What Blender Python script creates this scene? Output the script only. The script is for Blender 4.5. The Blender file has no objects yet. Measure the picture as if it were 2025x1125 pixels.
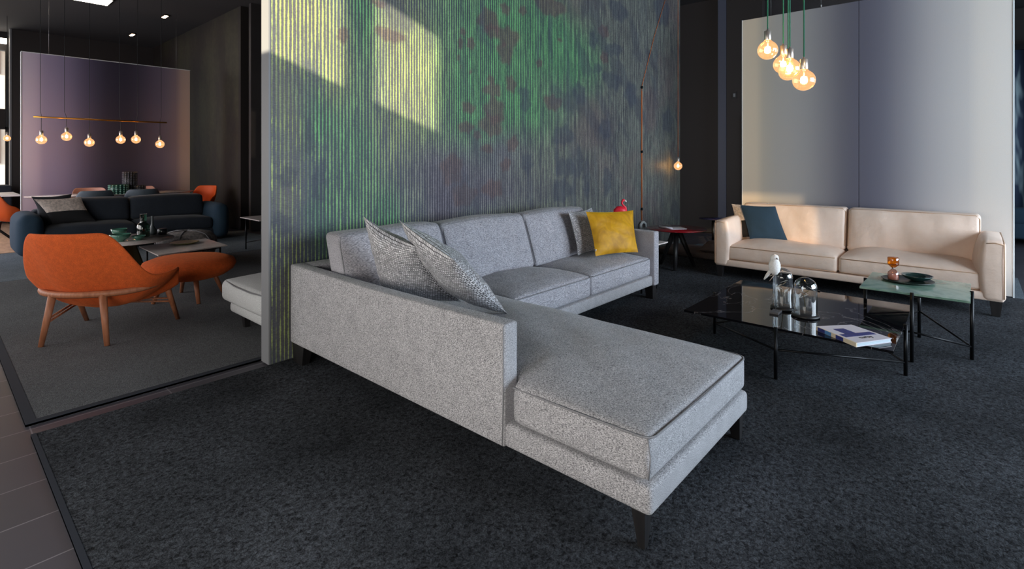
import bpy, math, random
import numpy as np
from mathutils import Vector, Matrix

S = bpy.context.scene
COL = S.collection

# ------------------------------------------------------------------ camera
H = 1.35
FPX, YAW, Y0 = 1030.73, 0.724283, 314.9
cam_d = bpy.data.cameras.new('camera')
cam = bpy.data.objects.new('camera', cam_d)
COL.objects.link(cam)
cam.location = (0, 0, H)
cam.rotation_euler = (math.pi / 2, 0, YAW - math.pi / 2)
cam_d.sensor_fit = 'HORIZONTAL'
cam_d.sensor_width = 36.0
cam_d.lens = 36.0 * FPX / 2025.0
cam_d.shift_y = -(562.5 - Y0) / 2025.0
cam_d.clip_end = 200
S.camera = cam

# ------------------------------------------------------------------ view
S.view_settings.view_transform = 'Standard'
S.view_settings.look = 'None'
S.view_settings.exposure = 0.55
S.view_settings.gamma = 1.0
S.view_settings.use_curve_mapping = False
S.cycles.max_bounces = 8
S.cycles.transparent_max_bounces = 16
S.cycles.caustics_reflective = False
S.cycles.caustics_refractive = False
S.cycles.sample_clamp_indirect = 4.0
S.cycles.use_denoising = True

# ------------------------------------------------------------------ world, sun, daylight at the windows
W = bpy.data.worlds.new('sky'); S.world = W
W.use_nodes = True
W.node_tree.nodes['Background'].inputs[0].default_value = (0.80, 0.88, 1.0, 1)
W.node_tree.nodes['Background'].inputs[1].default_value = 1.1

SUN_DY, SUN_DZ = 0.5, -0.3316
sd = bpy.data.lights.new('sun', 'SUN')
sd.energy = 9.0; sd.color = (1.0, 0.86, 0.62); sd.angle = math.radians(0.6)
so = bpy.data.objects.new('sun', sd); COL.objects.link(so)
so.location = (-6, -3, 7)
so.rotation_euler = Vector((1, SUN_DY, SUN_DZ)).to_track_quat('-Z', 'Y').to_euler()

def area(name, loc, direction, sx, sy, power, color, spread=180):
    l = bpy.data.lights.new(name, 'AREA'); l.shape = 'RECTANGLE'
    l.size = sx; l.size_y = sy; l.energy = power; l.color = color; l.spread = math.radians(spread)
    o = bpy.data.objects.new(name, l); COL.objects.link(o)
    o.location = loc
    o.rotation_euler = Vector(direction).to_track_quat('-Z', 'Y').to_euler()
    return o
# shop front behind the camera (cool skylight), facade to the left, far rooms
area('daylight_front', (5.0, -4.3, 1.9), (0, 1, -0.02), 5.2, 3.0, 350, (0.74, 0.87, 1.0))
area('daylight_facade', (-1.45, 1.2, 1.05), (1, 0.1, 0), 3.6, 1.1, 64, (1.0, 0.95, 0.88))
area('daylight_dining', (-1.45, 6.6, 1.6), (1, 0, 0), 4.0, 2.2, 50, (0.98, 0.95, 0.92))
area('daylight_dining', (-1.45, 11.6, 1.6), (1, 0, 0), 3.0, 2.2, 85, (0.95, 0.93, 1.0))
area('daylight_lounge', (11.5, -4.3, 1.9), (0, 1, 0), 3.0, 2.6, 60, (0.7, 0.85, 1.0))

# ------------------------------------------------------------------ helpers
WL = {}          # world location of every object
def wloc(o): return WL.get(o.name, Vector((0, 0, 0)))

def props(o, label=None, cat=None, group=None, kind=None):
    if label: o['label'] = label
    if cat: o['category'] = cat
    if group: o['group'] = group
    if kind: o['kind'] = kind
    return o

def empty(name, loc, label, cat, group=None):
    o = bpy.data.objects.new(name, None); COL.objects.link(o)
    o.location = loc; o.empty_display_size = 0.05
    WL[o.name] = Vector(loc)
    return props(o, label, cat, group)

def copy_tree(o, parent=None):
    c = o.copy(); COL.objects.link(c)
    WL[c.name] = WL.get(o.name, Vector((0, 0, 0))).copy()
    if parent: c.parent = parent
    for ch in list(o.children): copy_tree(ch, c)
    return c

def smooth(a, b, t):
    t = max(0.0, min(1.0, (t - a) / (b - a))); return t * t * (3 - 2 * t)

class G:
    """collects shapes and links them as one mesh object"""
    def __init__(s): s.v = []; s.f = []; s.sm = []; s.uv = None
    def add(s, v, f, sm=True):
        n = len(s.v); s.v += [tuple(p) for p in v]
        s.f += [tuple(i + n for i in q) for q in f]; s.sm += [sm] * len(f); return s
    def box(s, lo, hi, sm=False):
        x0, y0, z0 = lo; x1, y1, z1 = hi
        v = [(x0,y0,z0),(x1,y0,z0),(x1,y1,z0),(x0,y1,z0),(x0,y0,z1),(x1,y0,z1),(x1,y1,z1),(x0,y1,z1)]
        f = [(0,3,2,1),(4,5,6,7),(0,1,5,4),(1,2,6,5),(2,3,7,6),(3,0,4,7)]
        return s.add(v, f, sm)
    def hexa(s, bot, top):
        return s.add(list(bot) + list(top), [(0,3,2,1),(4,5,6,7),(0,1,5,4),(1,2,6,5),(2,3,7,6),(3,0,4,7)], False)
    def rbox(s, lo, hi, r, seg=3, step=0.12, fn=None):
        """rounded box with an even grid so that fn can shape it"""
        def axis(a, b):
            k = [a + r * (1 - math.cos(i / seg * math.pi / 2)) for i in range(seg)]
            n = max(1, int(math.ceil((b - a - 2 * r) / step)))
            k += [a + r + (b - a - 2 * r) * i / n for i in range(n + 1)]
            k += [b - r * (1 - math.cos((seg - 1 - i) / seg * math.pi / 2)) for i in range(seg)]
            return k
        A = [axis(lo[i], hi[i]) for i in range(3)]
        N = [len(a) for a in A]; idx = {}; vs = []; fs = []
        def vid(i, j, k):
            if (i, j, k) in idx: return idx[(i, j, k)]
            q = [A[0][i], A[1][j], A[2][k]]
            c = [min(max(q[m], lo[m] + r), hi[m] - r) for m in range(3)]
            d = [q[m] - c[m] for m in range(3)]
            l = math.sqrt(sum(t * t for t in d))
            if l > 1e-9: q = [c[m] + d[m] / l * r for m in range(3)]
            if fn: q = fn(*q)
            idx[(i, j, k)] = len(vs); vs.append(tuple(q)); return len(vs) - 1
        for (a, b, c) in ((0, 1, 2), (1, 2, 0), (2, 0, 1)):
            for side in (0, N[c] - 1):
                for i in range(N[a] - 1):
                    for j in range(N[b] - 1):
                        q = []
                        for (p, t) in ((i, j), (i + 1, j), (i + 1, j + 1), (i, j + 1)):
                            e = [0, 0, 0]; e[a] = p; e[b] = t; e[c] = side; q.append(vid(*e))
                        fs.append(tuple(q if side else reversed(q)))
        return s.add(vs, fs, True)
    def tube(s, path, r, n=8, caps=True, closed=False):
        P = [Vector(p) for p in path]; R = r if isinstance(r, (list, tuple)) else [r] * len(P)
        vs = []; fs = []; up = None
        for i, p in enumerate(P):
            if closed: t = P[(i + 1) % len(P)] - P[i - 1]
            else: t = P[min(i + 1, len(P) - 1)] - P[max(i - 1, 0)]
            t.normalize()
            if up is None:
                up = Vector((0, 0, 1)) if abs(t.z) < 0.9 else Vector((1, 0, 0))
            a = t.cross(up); a.normalize(); b = a.cross(t); b.normalize(); up = b
            for k in range(n):
                th = 2 * math.pi * k / n
                vs.append(p + (a * math.cos(th) + b * math.sin(th)) * R[i])
        m = len(P)
        for i in range(m if closed else m - 1):
            for k in range(n):
                i2 = (i + 1) % m
                fs.append((i * n + k, i * n + (k + 1) % n, i2 * n + (k + 1) % n, i2 * n + k))
        if caps and not closed:
            fs.append(tuple(reversed(range(n)))); fs.append(tuple(range((m - 1) * n, m * n)))
        return s.add(vs, fs, True)
    def lathe(s, prof, c, n=24, ax=1.0, ay=1.0, rot=0, caps=True):
        vs = []; fs = []; cr, sr = math.cos(rot), math.sin(rot)
        for (r, z) in prof:
            for k in range(n):
                th = 2 * math.pi * k / n; x = r * ax * math.cos(th); y = r * ay * math.sin(th)
                vs.append((c[0] + x * cr - y * sr, c[1] + x * sr + y * cr, c[2] + z))
        for i in range(len(prof) - 1):
            for k in range(n):
                fs.append((i * n + k, i * n + (k + 1) % n, (i + 1) * n + (k + 1) % n, (i + 1) * n + k))
        if caps:
            if prof[0][0] > 1e-5: fs.append(tuple(reversed(range(n))))
            if prof[-1][0] > 1e-5: fs.append(tuple(range((len(prof) - 1) * n, len(prof) * n)))
        return s.add(vs, fs, True)
    def ball(s, c, rx, ry=None, rz=None, n=16, m=10, rot=0):
        ry = ry or rx; rz = rz or rx
        prof = [(max(1e-6, math.sin(math.pi * i / m)), -math.cos(math.pi * i / m) * rz) for i in range(m + 1)]
        return s.lathe(prof, c, n, rx, ry, rot, caps=False)
    def build(s, name, mat, parent=None, label=None, cat=None, group=None, kind=None, origin='auto', bevel=0, merge=True):
        me = bpy.data.meshes.new(name)
        V = np.array(s.v, dtype=float)
        if parent is not None: L = wloc(parent)
        if origin == 'auto':
            mn, mx = V.min(0), V.max(0)
            o_ = Vector(((mn[0] + mx[0]) / 2, (mn[1] + mx[1]) / 2, mn[2]))
        else: o_ = Vector(origin)
        me.from_pydata([tuple(p) for p in (V - np.array(o_))], [], s.f)
        me.polygons.foreach_set('use_smooth', s.sm)
        if s.uv is not None:
            ul = me.uv_layers.new(name='UVMap')
            for lp in me.loops: ul.data[lp.index].uv = s.uv[lp.vertex_index]
        if merge:
            import bmesh
            bm = bmesh.new(); bm.from_mesh(me)
            if s.uv is None: bmesh.ops.remove_doubles(bm, verts=bm.verts, dist=1e-5)
            bmesh.ops.recalc_face_normals(bm, faces=bm.faces)
            bm.to_mesh(me); bm.free()
        me.materials.append(mat)
        o = bpy.data.objects.new(name, me); COL.objects.link(o)
        WL[o.name] = o_
        if parent is not None:
            o.parent = parent; o.location = o_ - L
        else: o.location = o_
        if bevel:
            b = o.modifiers.new('bevel', 'BEVEL'); b.width = bevel; b.segments = 2; b.limit_method = 'ANGLE'
        return props(o, label, cat, group, kind)

def crown(lo, hi, top=0.0, bottom=0.0, side=0.0, wr=0.0, seed=0):
    """soft upholstery: faces swell in the middle, with a little slack"""
    cx = [(lo[i] + hi[i]) / 2 for i in range(3)]; hx = [(hi[i] - lo[i]) / 2 for i in range(3)]
    rnd = random.Random(seed); ph = [rnd.uniform(0, 6.28) for _ in range(6)]
    def f(x, y, z):
        u, v, w = (x - cx[0]) / hx[0], (y - cx[1]) / hx[1], (z - cx[2]) / hx[2]
        b = (1 - abs(u) ** 2.6) * (1 - abs(v) ** 2.6)
        b = max(0, b) ** 0.6
        n = wr * (math.sin(5.1 * x + ph[0] + 2 * math.sin(3 * y + ph[1])) + 0.6 * math.sin(9 * y + ph[2] + 3 * x) + 0.4 * math.sin(17 * x - 11 * y + ph[3]))
        z2 = z + (top + n) * b * max(0, w) - bottom * b * max(0, -w)
        x2 = x + side * u * (1 - v * v) * (1 - w * w)
        y2 = y + side * v * (1 - u * u) * (1 - w * w)
        return (x2, y2, z2)
    return f

def seam_rect(x0, x1, y0, y1, z, r=0.02, n=5):
    P = []
    for (cx, cy, a0) in ((x1 - r, y1 - r, 0), (x0 + r, y1 - r, 90), (x0 + r, y0 + r, 180), (x1 - r, y0 + r, 270)):
        for k in range(n + 1):
            a = math.radians(a0 + 90 * k / n); P.append((cx + r * math.cos(a), cy + r * math.sin(a), z))
    return P

# ------------------------------------------------------------------ materials
def lin(c):
    return tuple(((v / 255) / 12.92 if v / 255 <= 0.04045 else (((v / 255) + 0.055) / 1.055) ** 2.4) for v in c) + (1,)
MATS = {}
def M(name, rgb, rough=0.6, metal=0.0, **kw):
    """plain or noise-mottled principled material; rgb in display values"""
    m = bpy.data.materials.new(name); m.use_nodes = True
    nt = m.node_tree; N = nt.nodes; Lk = nt.links; P = N['Principled BSDF']
    P.inputs['Base Color'].default_value = lin(rgb)
    P.inputs['Roughness'].default_value = rough; P.inputs['Metallic'].default_value = metal
    if 'spec' in kw: P.inputs['Specular IOR Level'].default_value = kw['spec']
    if 'sheen' in kw:
        P.inputs['Sheen Weight'].default_value = kw['sheen']; P.inputs['Sheen Roughness'].default_value = 0.4
        if 'sheen_tint' in kw: P.inputs['Sheen Tint'].default_value = lin(kw['sheen_tint'])
    if 'coat' in kw: P.inputs['Coat Weight'].default_value = kw['coat']; P.inputs['Coat Roughness'].default_value = 0.08
    tc = N.new('ShaderNodeTexCoord')
    if 'rgb2' in kw:
        mp = N.new('ShaderNodeMapping'); mp.inputs['Scale'].default_value = kw.get('stretch', (1, 1, 1))
        Lk.new(tc.outputs['Object'], mp.inputs['Vector'])
        nz = N.new('ShaderNodeTexNoise'); nz.inputs['Scale'].default_value = kw.get('scale', 100)
        nz.inputs['Detail'].default_value = kw.get('detail', 2); nz.inputs['Roughness'].default_value = 0.6
        Lk.new(mp.outputs[0], nz.inputs['Vector'])
        rp = N.new('ShaderNodeValToRGB'); lo, hi = kw.get('ramp', (0.35, 0.65))
        rp.color_ramp.elements[0].position = lo; rp.color_ramp.elements[1].position = hi
        rp.color_ramp.elements[0].color = lin(rgb); rp.color_ramp.elements[1].color = lin(kw['rgb2'])
        Lk.new(nz.outputs['Fac'], rp.inputs['Fac'])
        out = rp.outputs['Color']
        if 'big' in kw:   # a second, broad variation
            n2 = N.new('ShaderNodeTexNoise'); n2.inputs['Scale'].default_value = kw['big'][0]; n2.inputs['Detail'].default_value = 3
            Lk.new(tc.outputs['Object'], n2.inputs['Vector'])
            r2 = N.new('ShaderNodeMapRange'); r2.inputs[1].default_value = 0.35; r2.inputs[2].default_value = 0.65
            r2.inputs[3].default_value = kw['big'][1]; r2.inputs[4].default_value = kw['big'][2]
            Lk.new(n2.outputs['Fac'], r2.inputs[0])
            mx = N.new('ShaderNodeVectorMath'); mx.operation = 'SCALE'
            Lk.new(out, mx.inputs[0]); Lk.new(r2.outputs[0], mx.inputs['Scale']); out = mx.outputs[0]
        Lk.new(out, P.inputs['Base Color'])
        if kw.get('bump', 0):
            bp = N.new('ShaderNodeBump'); bp.inputs['Strength'].default_value = kw['bump']; bp.inputs['Distance'].default_value = kw.get('dist', 0.002)
            Lk.new(nz.outputs['Fac'], bp.inputs['Height']); Lk.new(bp.outputs[0], P.inputs['Normal'])
    return m

def glass(name, rgb, alpha=0.15, rough=0.03, emit=None):
    m = bpy.data.materials.new(name); m.use_nodes = True; nt = m.node_tree; N = nt.nodes; Lk = nt.links
    N.remove(N['Principled BSDF'])
    tr = N.new('ShaderNodeBsdfTransparent'); tr.inputs[0].default_value = lin(rgb)
    gl = N.new('ShaderNodeBsdfGlossy'); gl.inputs['Roughness'].default_value = rough
    fr = N.new('ShaderNodeLayerWeight'); fr.inputs[0].default_value = 0.35
    rg = N.new('ShaderNodeMapRange'); rg.inputs[3].default_value = alpha * 0.35; rg.inputs[4].default_value = min(0.95, alpha * 5)
    Lk.new(fr.outputs['Facing'], rg.inputs[0])
    mx = N.new('ShaderNodeMixShader'); Lk.new(rg.outputs[0], mx.inputs[0]); Lk.new(tr.outputs[0], mx.inputs[1]); Lk.new(gl.outputs[0], mx.inputs[2])
    out = mx.outputs[0]
    if emit:
        em = N.new('ShaderNodeEmission'); em.inputs[0].default_value = lin(emit[0]); em.inputs[1].default_value = emit[1]
        ad = N.new('ShaderNodeAddShader'); Lk.new(out, ad.inputs[0]); Lk.new(em.outputs[0], ad.inputs[1]); out = ad.outputs[0]
    Lk.new(out, N['Material Output'].inputs[0]); return m

def emission(name, rgb, s):
    m = bpy.data.materials.new(name); m.use_nodes = True; nt = m.node_tree; N = nt.nodes
    N.remove(N['Principled BSDF']); e = N.new('ShaderNodeEmission'); e.inputs[0].default_value = lin(rgb); e.inputs[1].default_value = s
    nt.links.new(e.outputs[0], N['Material Output'].inputs[0]); return m

m_fabric = M('grey_woven_fabric', (98, 98, 102), 0.95, rgb2=(214, 213, 217), scale=300, stretch=(1.5, 0.5, 1.5), ramp=(0.36, 0.64), bump=0.5, dist=0.0015, big=(14, 0.93, 1.05), sheen=0.15, spec=0.15)
m_fabric_back = M('grey_slub_fabric', (110, 110, 117), 0.95, rgb2=(204, 202, 209), scale=230, stretch=(0.28, 1.4, 1.7), ramp=(0.34, 0.66), bump=0.35, dist=0.0015, big=(9, 0.94, 1.05), sheen=0.15, spec=0.15)
m_pipe = M('grey_piping', (118, 119, 124), 0.9, rgb2=(150, 150, 154), scale=400)
m_black = M('black_wood', (24, 23, 25), 0.45, rgb2=(34, 32, 33), scale=30, stretch=(1, 1, 0.1))
m_blackmetal = M('black_metal', (26, 27, 30), 0.35, 0.6)
m_leather = M('cream_leather', (238, 212, 194), 0.42, rgb2=(245, 222, 206), scale=7, detail=5, ramp=(0.3, 0.7), bump=0.3, dist=0.03, spec=0.4)
m_leather_pipe = M('leather_piping', (196, 160, 130), 0.5)
m_blue = M('teal_blue_fabric', (28, 52, 72), 0.9, rgb2=(34, 60, 80), scale=300, bump=0.3, dist=0.001)
m_dark_sofa = M('dark_navy_fabric', (36, 42, 52), 0.9, rgb2=(44, 52, 64), scale=200, bump=0.2, dist=0.001, big=(5, 0.9, 1.1), sheen=0.1)
m_dark_arm = M('petrol_fabric', (34, 56, 74), 0.9, rgb2=(42, 66, 86), scale=200)
m_blackfab = M('black_fabric', (22, 23, 28), 0.9, rgb2=(30, 32, 38), scale=200)
m_melange = M('beige_melange_fabric', (150, 136, 130), 0.95, rgb2=(198, 184, 176), scale=60, detail=5, bump=0.3, dist=0.002)
m_orange = M('orange_wool', (190, 76, 26), 0.95, rgb2=(232, 104, 40), scale=260, ramp=(0.3, 0.7), bump=0.6, dist=0.002, big=(30, 0.9, 1.06), sheen=0.25, sheen_tint=(255, 150, 80))
m_orange_flat = M('orange_shell', (226, 92, 26), 0.6)
m_pink = M('pink_shell', (206, 160, 150), 0.6)
m_greyshell = M('grey_blue_shell', (92, 104, 116), 0.6)
m_wood = M('oiled_walnut', (150, 92, 62), 0.5, rgb2=(182, 118, 84), scale=14, stretch=(3, 3, 0.3), detail=5)
m_gold = M('brass', (214, 150, 62), 0.28, 1.0)
m_chrome = M('polished_nickel', (214, 204, 196), 0.34, 0.75)
m_bronze = M('dark_bronze', (92, 78, 50), 0.4, 0.8)
m_walls = M('charcoal_wall_paint', (58, 54, 55), 0.55, rgb2=(63, 59, 60), scale=3)
m_walls_dark = M('black_wall_paint', (44, 39, 38), 0.6)
m_ceiling = M('black_ceiling_paint', (50, 48, 50), 0.85)
m_wallend = M('grey_wall_edge', (128, 130, 134), 0.6)
m_palefab = M('pale_grey_fabric', (176, 178, 180), 0.95, rgb2=(214, 216, 217), scale=260, bump=0.4, dist=0.0015)
m_taupe = M('taupe_fabric', (92, 78, 74), 0.9, rgb2=(104, 90, 84), scale=120)
m_greenware = M('green_glazed_ceramic', (70, 120, 104), 0.25, coat=0.5)
m_darkgreen = M('dark_green_glaze', (24, 40, 34), 0.35, coat=0.1)
m_teal_in = M('blue_green_glaze', (34, 58, 56), 0.15, coat=0.5)
m_olive = M('olive_glaze', (88, 92, 30), 0.25, coat=0.5)
m_paper = M('paper_cover', (226, 222, 232), 0.35)
m_pages = M('page_edges', (214, 228, 236), 0.7, rgb2=(170, 190, 204), scale=60, stretch=(0.1, 0.1, 30))
m_ink = M('blue_cover_print', (44, 48, 110), 0.4, rgb2=(60, 70, 140), scale=40)
m_inklight = M('light_blue_print', (88, 140, 196), 0.4)
m_cream = M('cream_cover_print', (228, 212, 186), 0.4)
m_blackprint = M('black_print', (30, 28, 34), 0.5)
m_red = M('oxblood_lacquer', (140, 20, 30), 0.2, coat=0.6)
m_navy_gloss = M('navy_lacquer', (36, 40, 84), 0.3)
m_flamingo = M('flamingo_red', (236, 40, 62), 0.4)
m_white = M('white_porcelain', (236, 234, 232), 0.4)
m_feather = M('white_feather', (232, 230, 228), 0.9, rgb2=(250, 248, 246), scale=120, bump=0.5, dist=0.003)
m_amber = glass('amber_glass', (240, 178, 72), 0.12)
m_clear = glass('clear_glass', (240, 244, 246), 0.19)
m_pinkglass = glass('rose_glass', (236, 206, 198), 0.14)
m_greenglass = glass('green_glass', (120, 160, 146), 0.2)
m_bulb = glass('amber_bulb_glass', (255, 224, 186), 0.16, emit=((255, 196, 140), 0.35))
m_filament = emission('glowing_filament', (255, 214, 150), 60)
m_cable_green = M('green_cable', (24, 110, 84), 0.7)
m_cable_orange = M('orange_cable', (196, 104, 44), 0.7)
m_cable_grey = M('dark_cable', (48, 52, 56), 0.7)
m_steel = M('steel_wire', (150, 150, 150), 0.4, 0.8)
m_ceillight = emission('ceiling_panel_glow', (255, 240, 220), 7)
m_spot = emission('spot_lamp_glow', (255, 214, 180), 9)
m_curtain = M('blue_light_patches', (46, 60, 84), 0.8, rgb2=(150, 170, 178), scale=1.4, stretch=(1, 4, 0.8), ramp=(0.46, 0.60))  # pale areas are light patches put into the curtain's colour
m_sandpink = M('pink_sand', (214, 178, 166), 0.9)

def nodes_mat(name):
    m = bpy.data.materials.new(name); m.use_nodes = True
    return m, m.node_tree.nodes, m.node_tree.links, m.node_tree.nodes['Principled BSDF']

def carpet(name, a, b, c, broad=(1.1, 0.55, 1.35)):
    m, N, Lk, P = nodes_mat(name)
    P.inputs['Roughness'].default_value = 1.0; P.inputs['Specular IOR Level'].default_value = 0.1
    tc = N.new('ShaderNodeTexCoord')
    n1 = N.new('ShaderNodeTexNoise'); n1.inputs['Scale'].default_value = 60; n1.inputs['Detail'].default_value = 7; n1.inputs['Roughness'].default_value = 0.72; n1.inputs['Distortion'].default_value = 0.6
    n3 = N.new('ShaderNodeTexNoise'); n3.inputs['Scale'].default_value = 190; n3.inputs['Detail'].default_value = 2
    n2 = N.new('ShaderNodeTexNoise'); n2.inputs['Scale'].default_value = broad[0]; n2.inputs['Detail'].default_value = 4
    for n in (n1, n2, n3): Lk.new(tc.outputs['Object'], n.inputs['Vector'])
    rp = N.new('ShaderNodeValToRGB'); e = rp.color_ramp.elements
    e[0].position = 0.37; e[0].color = lin(a); e[1].position = 0.63; e[1].color = lin(b)
    Lk.new(n1.outputs['Fac'], rp.inputs[0])
    mr = N.new('ShaderNodeMapRange'); mr.inputs[1].default_value = 0.3; mr.inputs[2].default_value = 0.7; mr.inputs[3].default_value = broad[1]; mr.inputs[4].default_value = broad[2]
    Lk.new(n2.outputs['Fac'], mr.inputs[0])
    m3 = N.new('ShaderNodeMapRange'); m3.inputs[1].default_value = 0.3; m3.inputs[2].default_value = 0.7; m3.inputs[3].default_value = 0.6; m3.inputs[4].default_value = 1.4
    Lk.new(n3.outputs['Fac'], m3.inputs[0])
    mu = N.new('ShaderNodeMath'); mu.operation = 'MULTIPLY'; Lk.new(mr.outputs[0], mu.inputs[0]); Lk.new(m3.outputs[0], mu.inputs[1])
    sc = N.new('ShaderNodeVectorMath'); sc.operation = 'SCALE'; Lk.new(rp.outputs[0], sc.inputs[0]); Lk.new(mu.outputs[0], sc.inputs['Scale'])
    Lk.new(sc.outputs[0], P.inputs['Base Color'])
    ad = N.new('ShaderNodeMath'); ad.operation = 'ADD'; Lk.new(n1.outputs['Fac'], ad.inputs[0]); Lk.new(n3.outputs['Fac'], ad.inputs[1])
    bp = N.new('ShaderNodeBump'); bp.inputs['Strength'].default_value = 0.8; bp.inputs['Distance'].default_value = 0.006
    Lk.new(ad.outputs[0], bp.inputs['Height']); Lk.new(bp.outputs[0], P.inputs['Normal'])
    return m
m_carpet = carpet('charcoal_carpet', (26, 26, 29), (80, 84, 90), None, (1.5, 0.5, 1.4))
m_carpet2 = carpet('slate_carpet', (90, 92, 96), (110, 112, 114), None, (0.9, 0.8, 1.2))
m_carpet3 = carpet('blue_grey_carpet', (100, 110, 120), (126, 136, 144), None, (1.0, 0.8, 1.2))

def tile_mat():
    m, N, Lk, P = nodes_mat('grey_floor_tiles')
    P.inputs['Roughness'].default_value = 0.42
    tc = N.new('ShaderNodeTexCoord'); mp = N.new('ShaderNodeMapping'); mp.inputs['Location'].default_value = (-0.36, 0.04, 0)
    Lk.new(tc.outputs['Object'], mp.inputs[0])
    br = N.new('ShaderNodeTexBrick'); br.offset = 0.0; br.inputs['Scale'].default_value = 1.0
    br.inputs['Brick Width'].default_value = 0.6; br.inputs['Row Height'].default_value = 0.3; br.inputs['Mortar Size'].default_value = 0.003
    br.inputs['Color1'].default_value = lin((78, 76, 84)); br.inputs['Color2'].default_value = lin((70, 69, 76)); br.inputs['Mortar'].default_value = lin((128, 126, 132))
    Lk.new(mp.outputs[0], br.inputs['Vector']); Lk.new(br.outputs['Color'], P.inputs['Base Color']); return m
m_tiles = tile_mat()

def ombre(name, axis, length, stops):
    """panel cloth printed with soft vertical bands; stops = (position 0..1, rgb)"""
    m, N, Lk, P = nodes_mat(name)
    P.inputs['Roughness'].default_value = 0.85
    tc = N.new('ShaderNodeTexCoord'); sx = N.new('ShaderNodeSeparateXYZ'); Lk.new(tc.outputs['Object'], sx.inputs[0])
    mr = N.new('ShaderNodeMapRange'); mr.inputs[1].default_value = -length / 2; mr.inputs[2].default_value = length / 2
    Lk.new(sx.outputs[axis], mr.inputs[0])
    rp = N.new('ShaderNodeValToRGB'); e = rp.color_ramp.elements; rp.color_ramp.interpolation = 'B_SPLINE'
    e[0].position = stops[0][0]; e[0].color = lin(stops[0][1]); e[1].position = stops[-1][0]; e[1].color = lin(stops[-1][1])
    for p, c in stops[1:-1]:
        k = e.new(p); k.color = lin(c)
    Lk.new(mr.outputs[0], rp.inputs[0])
    nz = N.new('ShaderNodeTexNoise'); nz.inputs['Scale'].default_value = 260; Lk.new(tc.outputs['Object'], nz.inputs['Vector'])
    m2 = N.new('ShaderNodeMapRange'); m2.inputs[3].default_value = 0.93; m2.inputs[4].default_value = 1.05; Lk.new(nz.outputs['Fac'], m2.inputs[0])
    sc = N.new('ShaderNodeVectorMath'); sc.operation = 'SCALE'; Lk.new(rp.outputs[0], sc.inputs[0]); Lk.new(m2.outputs[0], sc.inputs['Scale'])
    Lk.new(sc.outputs[0], P.inputs['Base Color']); return m

def marble(name, base, vein, scale, lo, hi, rough=0.06, coat=0.0):
    m, N, Lk, P = nodes_mat(name)
    P.inputs['Roughness'].default_value = rough; P.inputs['Coat Weight'].default_value = coat
    tc = N.new('ShaderNodeTexCoord'); nz = N.new('ShaderNodeTexNoise'); nz.inputs['Scale'].default_value = scale
    nz.inputs['Detail'].default_value = 6; nz.inputs['Distortion'].default_value = 1.2
    Lk.new(tc.outputs['Object'], nz.inputs['Vector'])
    a = N.new('ShaderNodeMath'); a.operation = 'SUBTRACT'; a.inputs[1].default_value = 0.5; Lk.new(nz.outputs['Fac'], a.inputs[0])
    b = N.new('ShaderNodeMath'); b.operation = 'ABSOLUTE'; Lk.new(a.outputs[0], b.inputs[0])
    rp = N.new('ShaderNodeValToRGB'); e = rp.color_ramp.elements
    e[0].position = lo; e[0].color = lin(vein); e[1].position = hi; e[1].color = lin(base)
    Lk.new(b.outputs[0], rp.inputs[0]); Lk.new(rp.outputs[0], P.inputs['Base Color']); return m
m_blackmarble = marble('black_marble', (16, 16, 20), (112, 108, 110), 1.5, 0.0, 0.005, 0.04)
m_greenmarble = marble('green_marble', (96, 136, 122), (142, 172, 156), 2.6, 0.0, 0.12, 0.10)
m_whitemarble = marble('white_marble', (238, 228, 224), (222, 210, 206), 4.0, 0.0, 0.04, 0.12)

def hexcloth(name, scale):
    """dark net over silver scales"""
    m, N, Lk, P = nodes_mat(name)
    P.inputs['Roughness'].default_value = 0.42; P.inputs['Sheen Weight'].default_value = 0.2
    tc = N.new('ShaderNodeTexCoord'); br = N.new('ShaderNodeTexBrick'); br.offset = 0.5
    br.inputs['Scale'].default_value = scale; br.inputs['Brick Width'].default_value = 0.62; br.inputs['Row Height'].default_value = 0.5
    br.inputs['Mortar Size'].default_value = 0.07; br.inputs['Mortar Smooth'].default_value = 0.35
    br.inputs['Color1'].default_value = lin((236, 236, 240)); br.inputs['Color2'].default_value = lin((166, 166, 170)); br.inputs['Mortar'].default_value = lin((26, 24, 32))
    Lk.new(tc.outputs['UV'], br.inputs['Vector']); Lk.new(br.outputs['Color'], P.inputs['Base Color'])
    iv = N.new('ShaderNodeMath'); iv.operation = 'SUBTRACT'; iv.inputs[0].default_value = 1.0; Lk.new(br.outputs['Fac'], iv.inputs[1])
    bp = N.new('ShaderNodeBump'); bp.inputs['Strength'].default_value = 0.25; bp.inputs['Distance'].default_value = 0.003
    Lk.new(iv.outputs[0], bp.inputs['Height']); Lk.new(bp.outputs[0], P.inputs['Normal']); return m
m_hex = hexcloth('silver_honeycomb_cloth', 21)
m_hexfar = hexcloth('mauve_honeycomb_cloth', 21)

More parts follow.
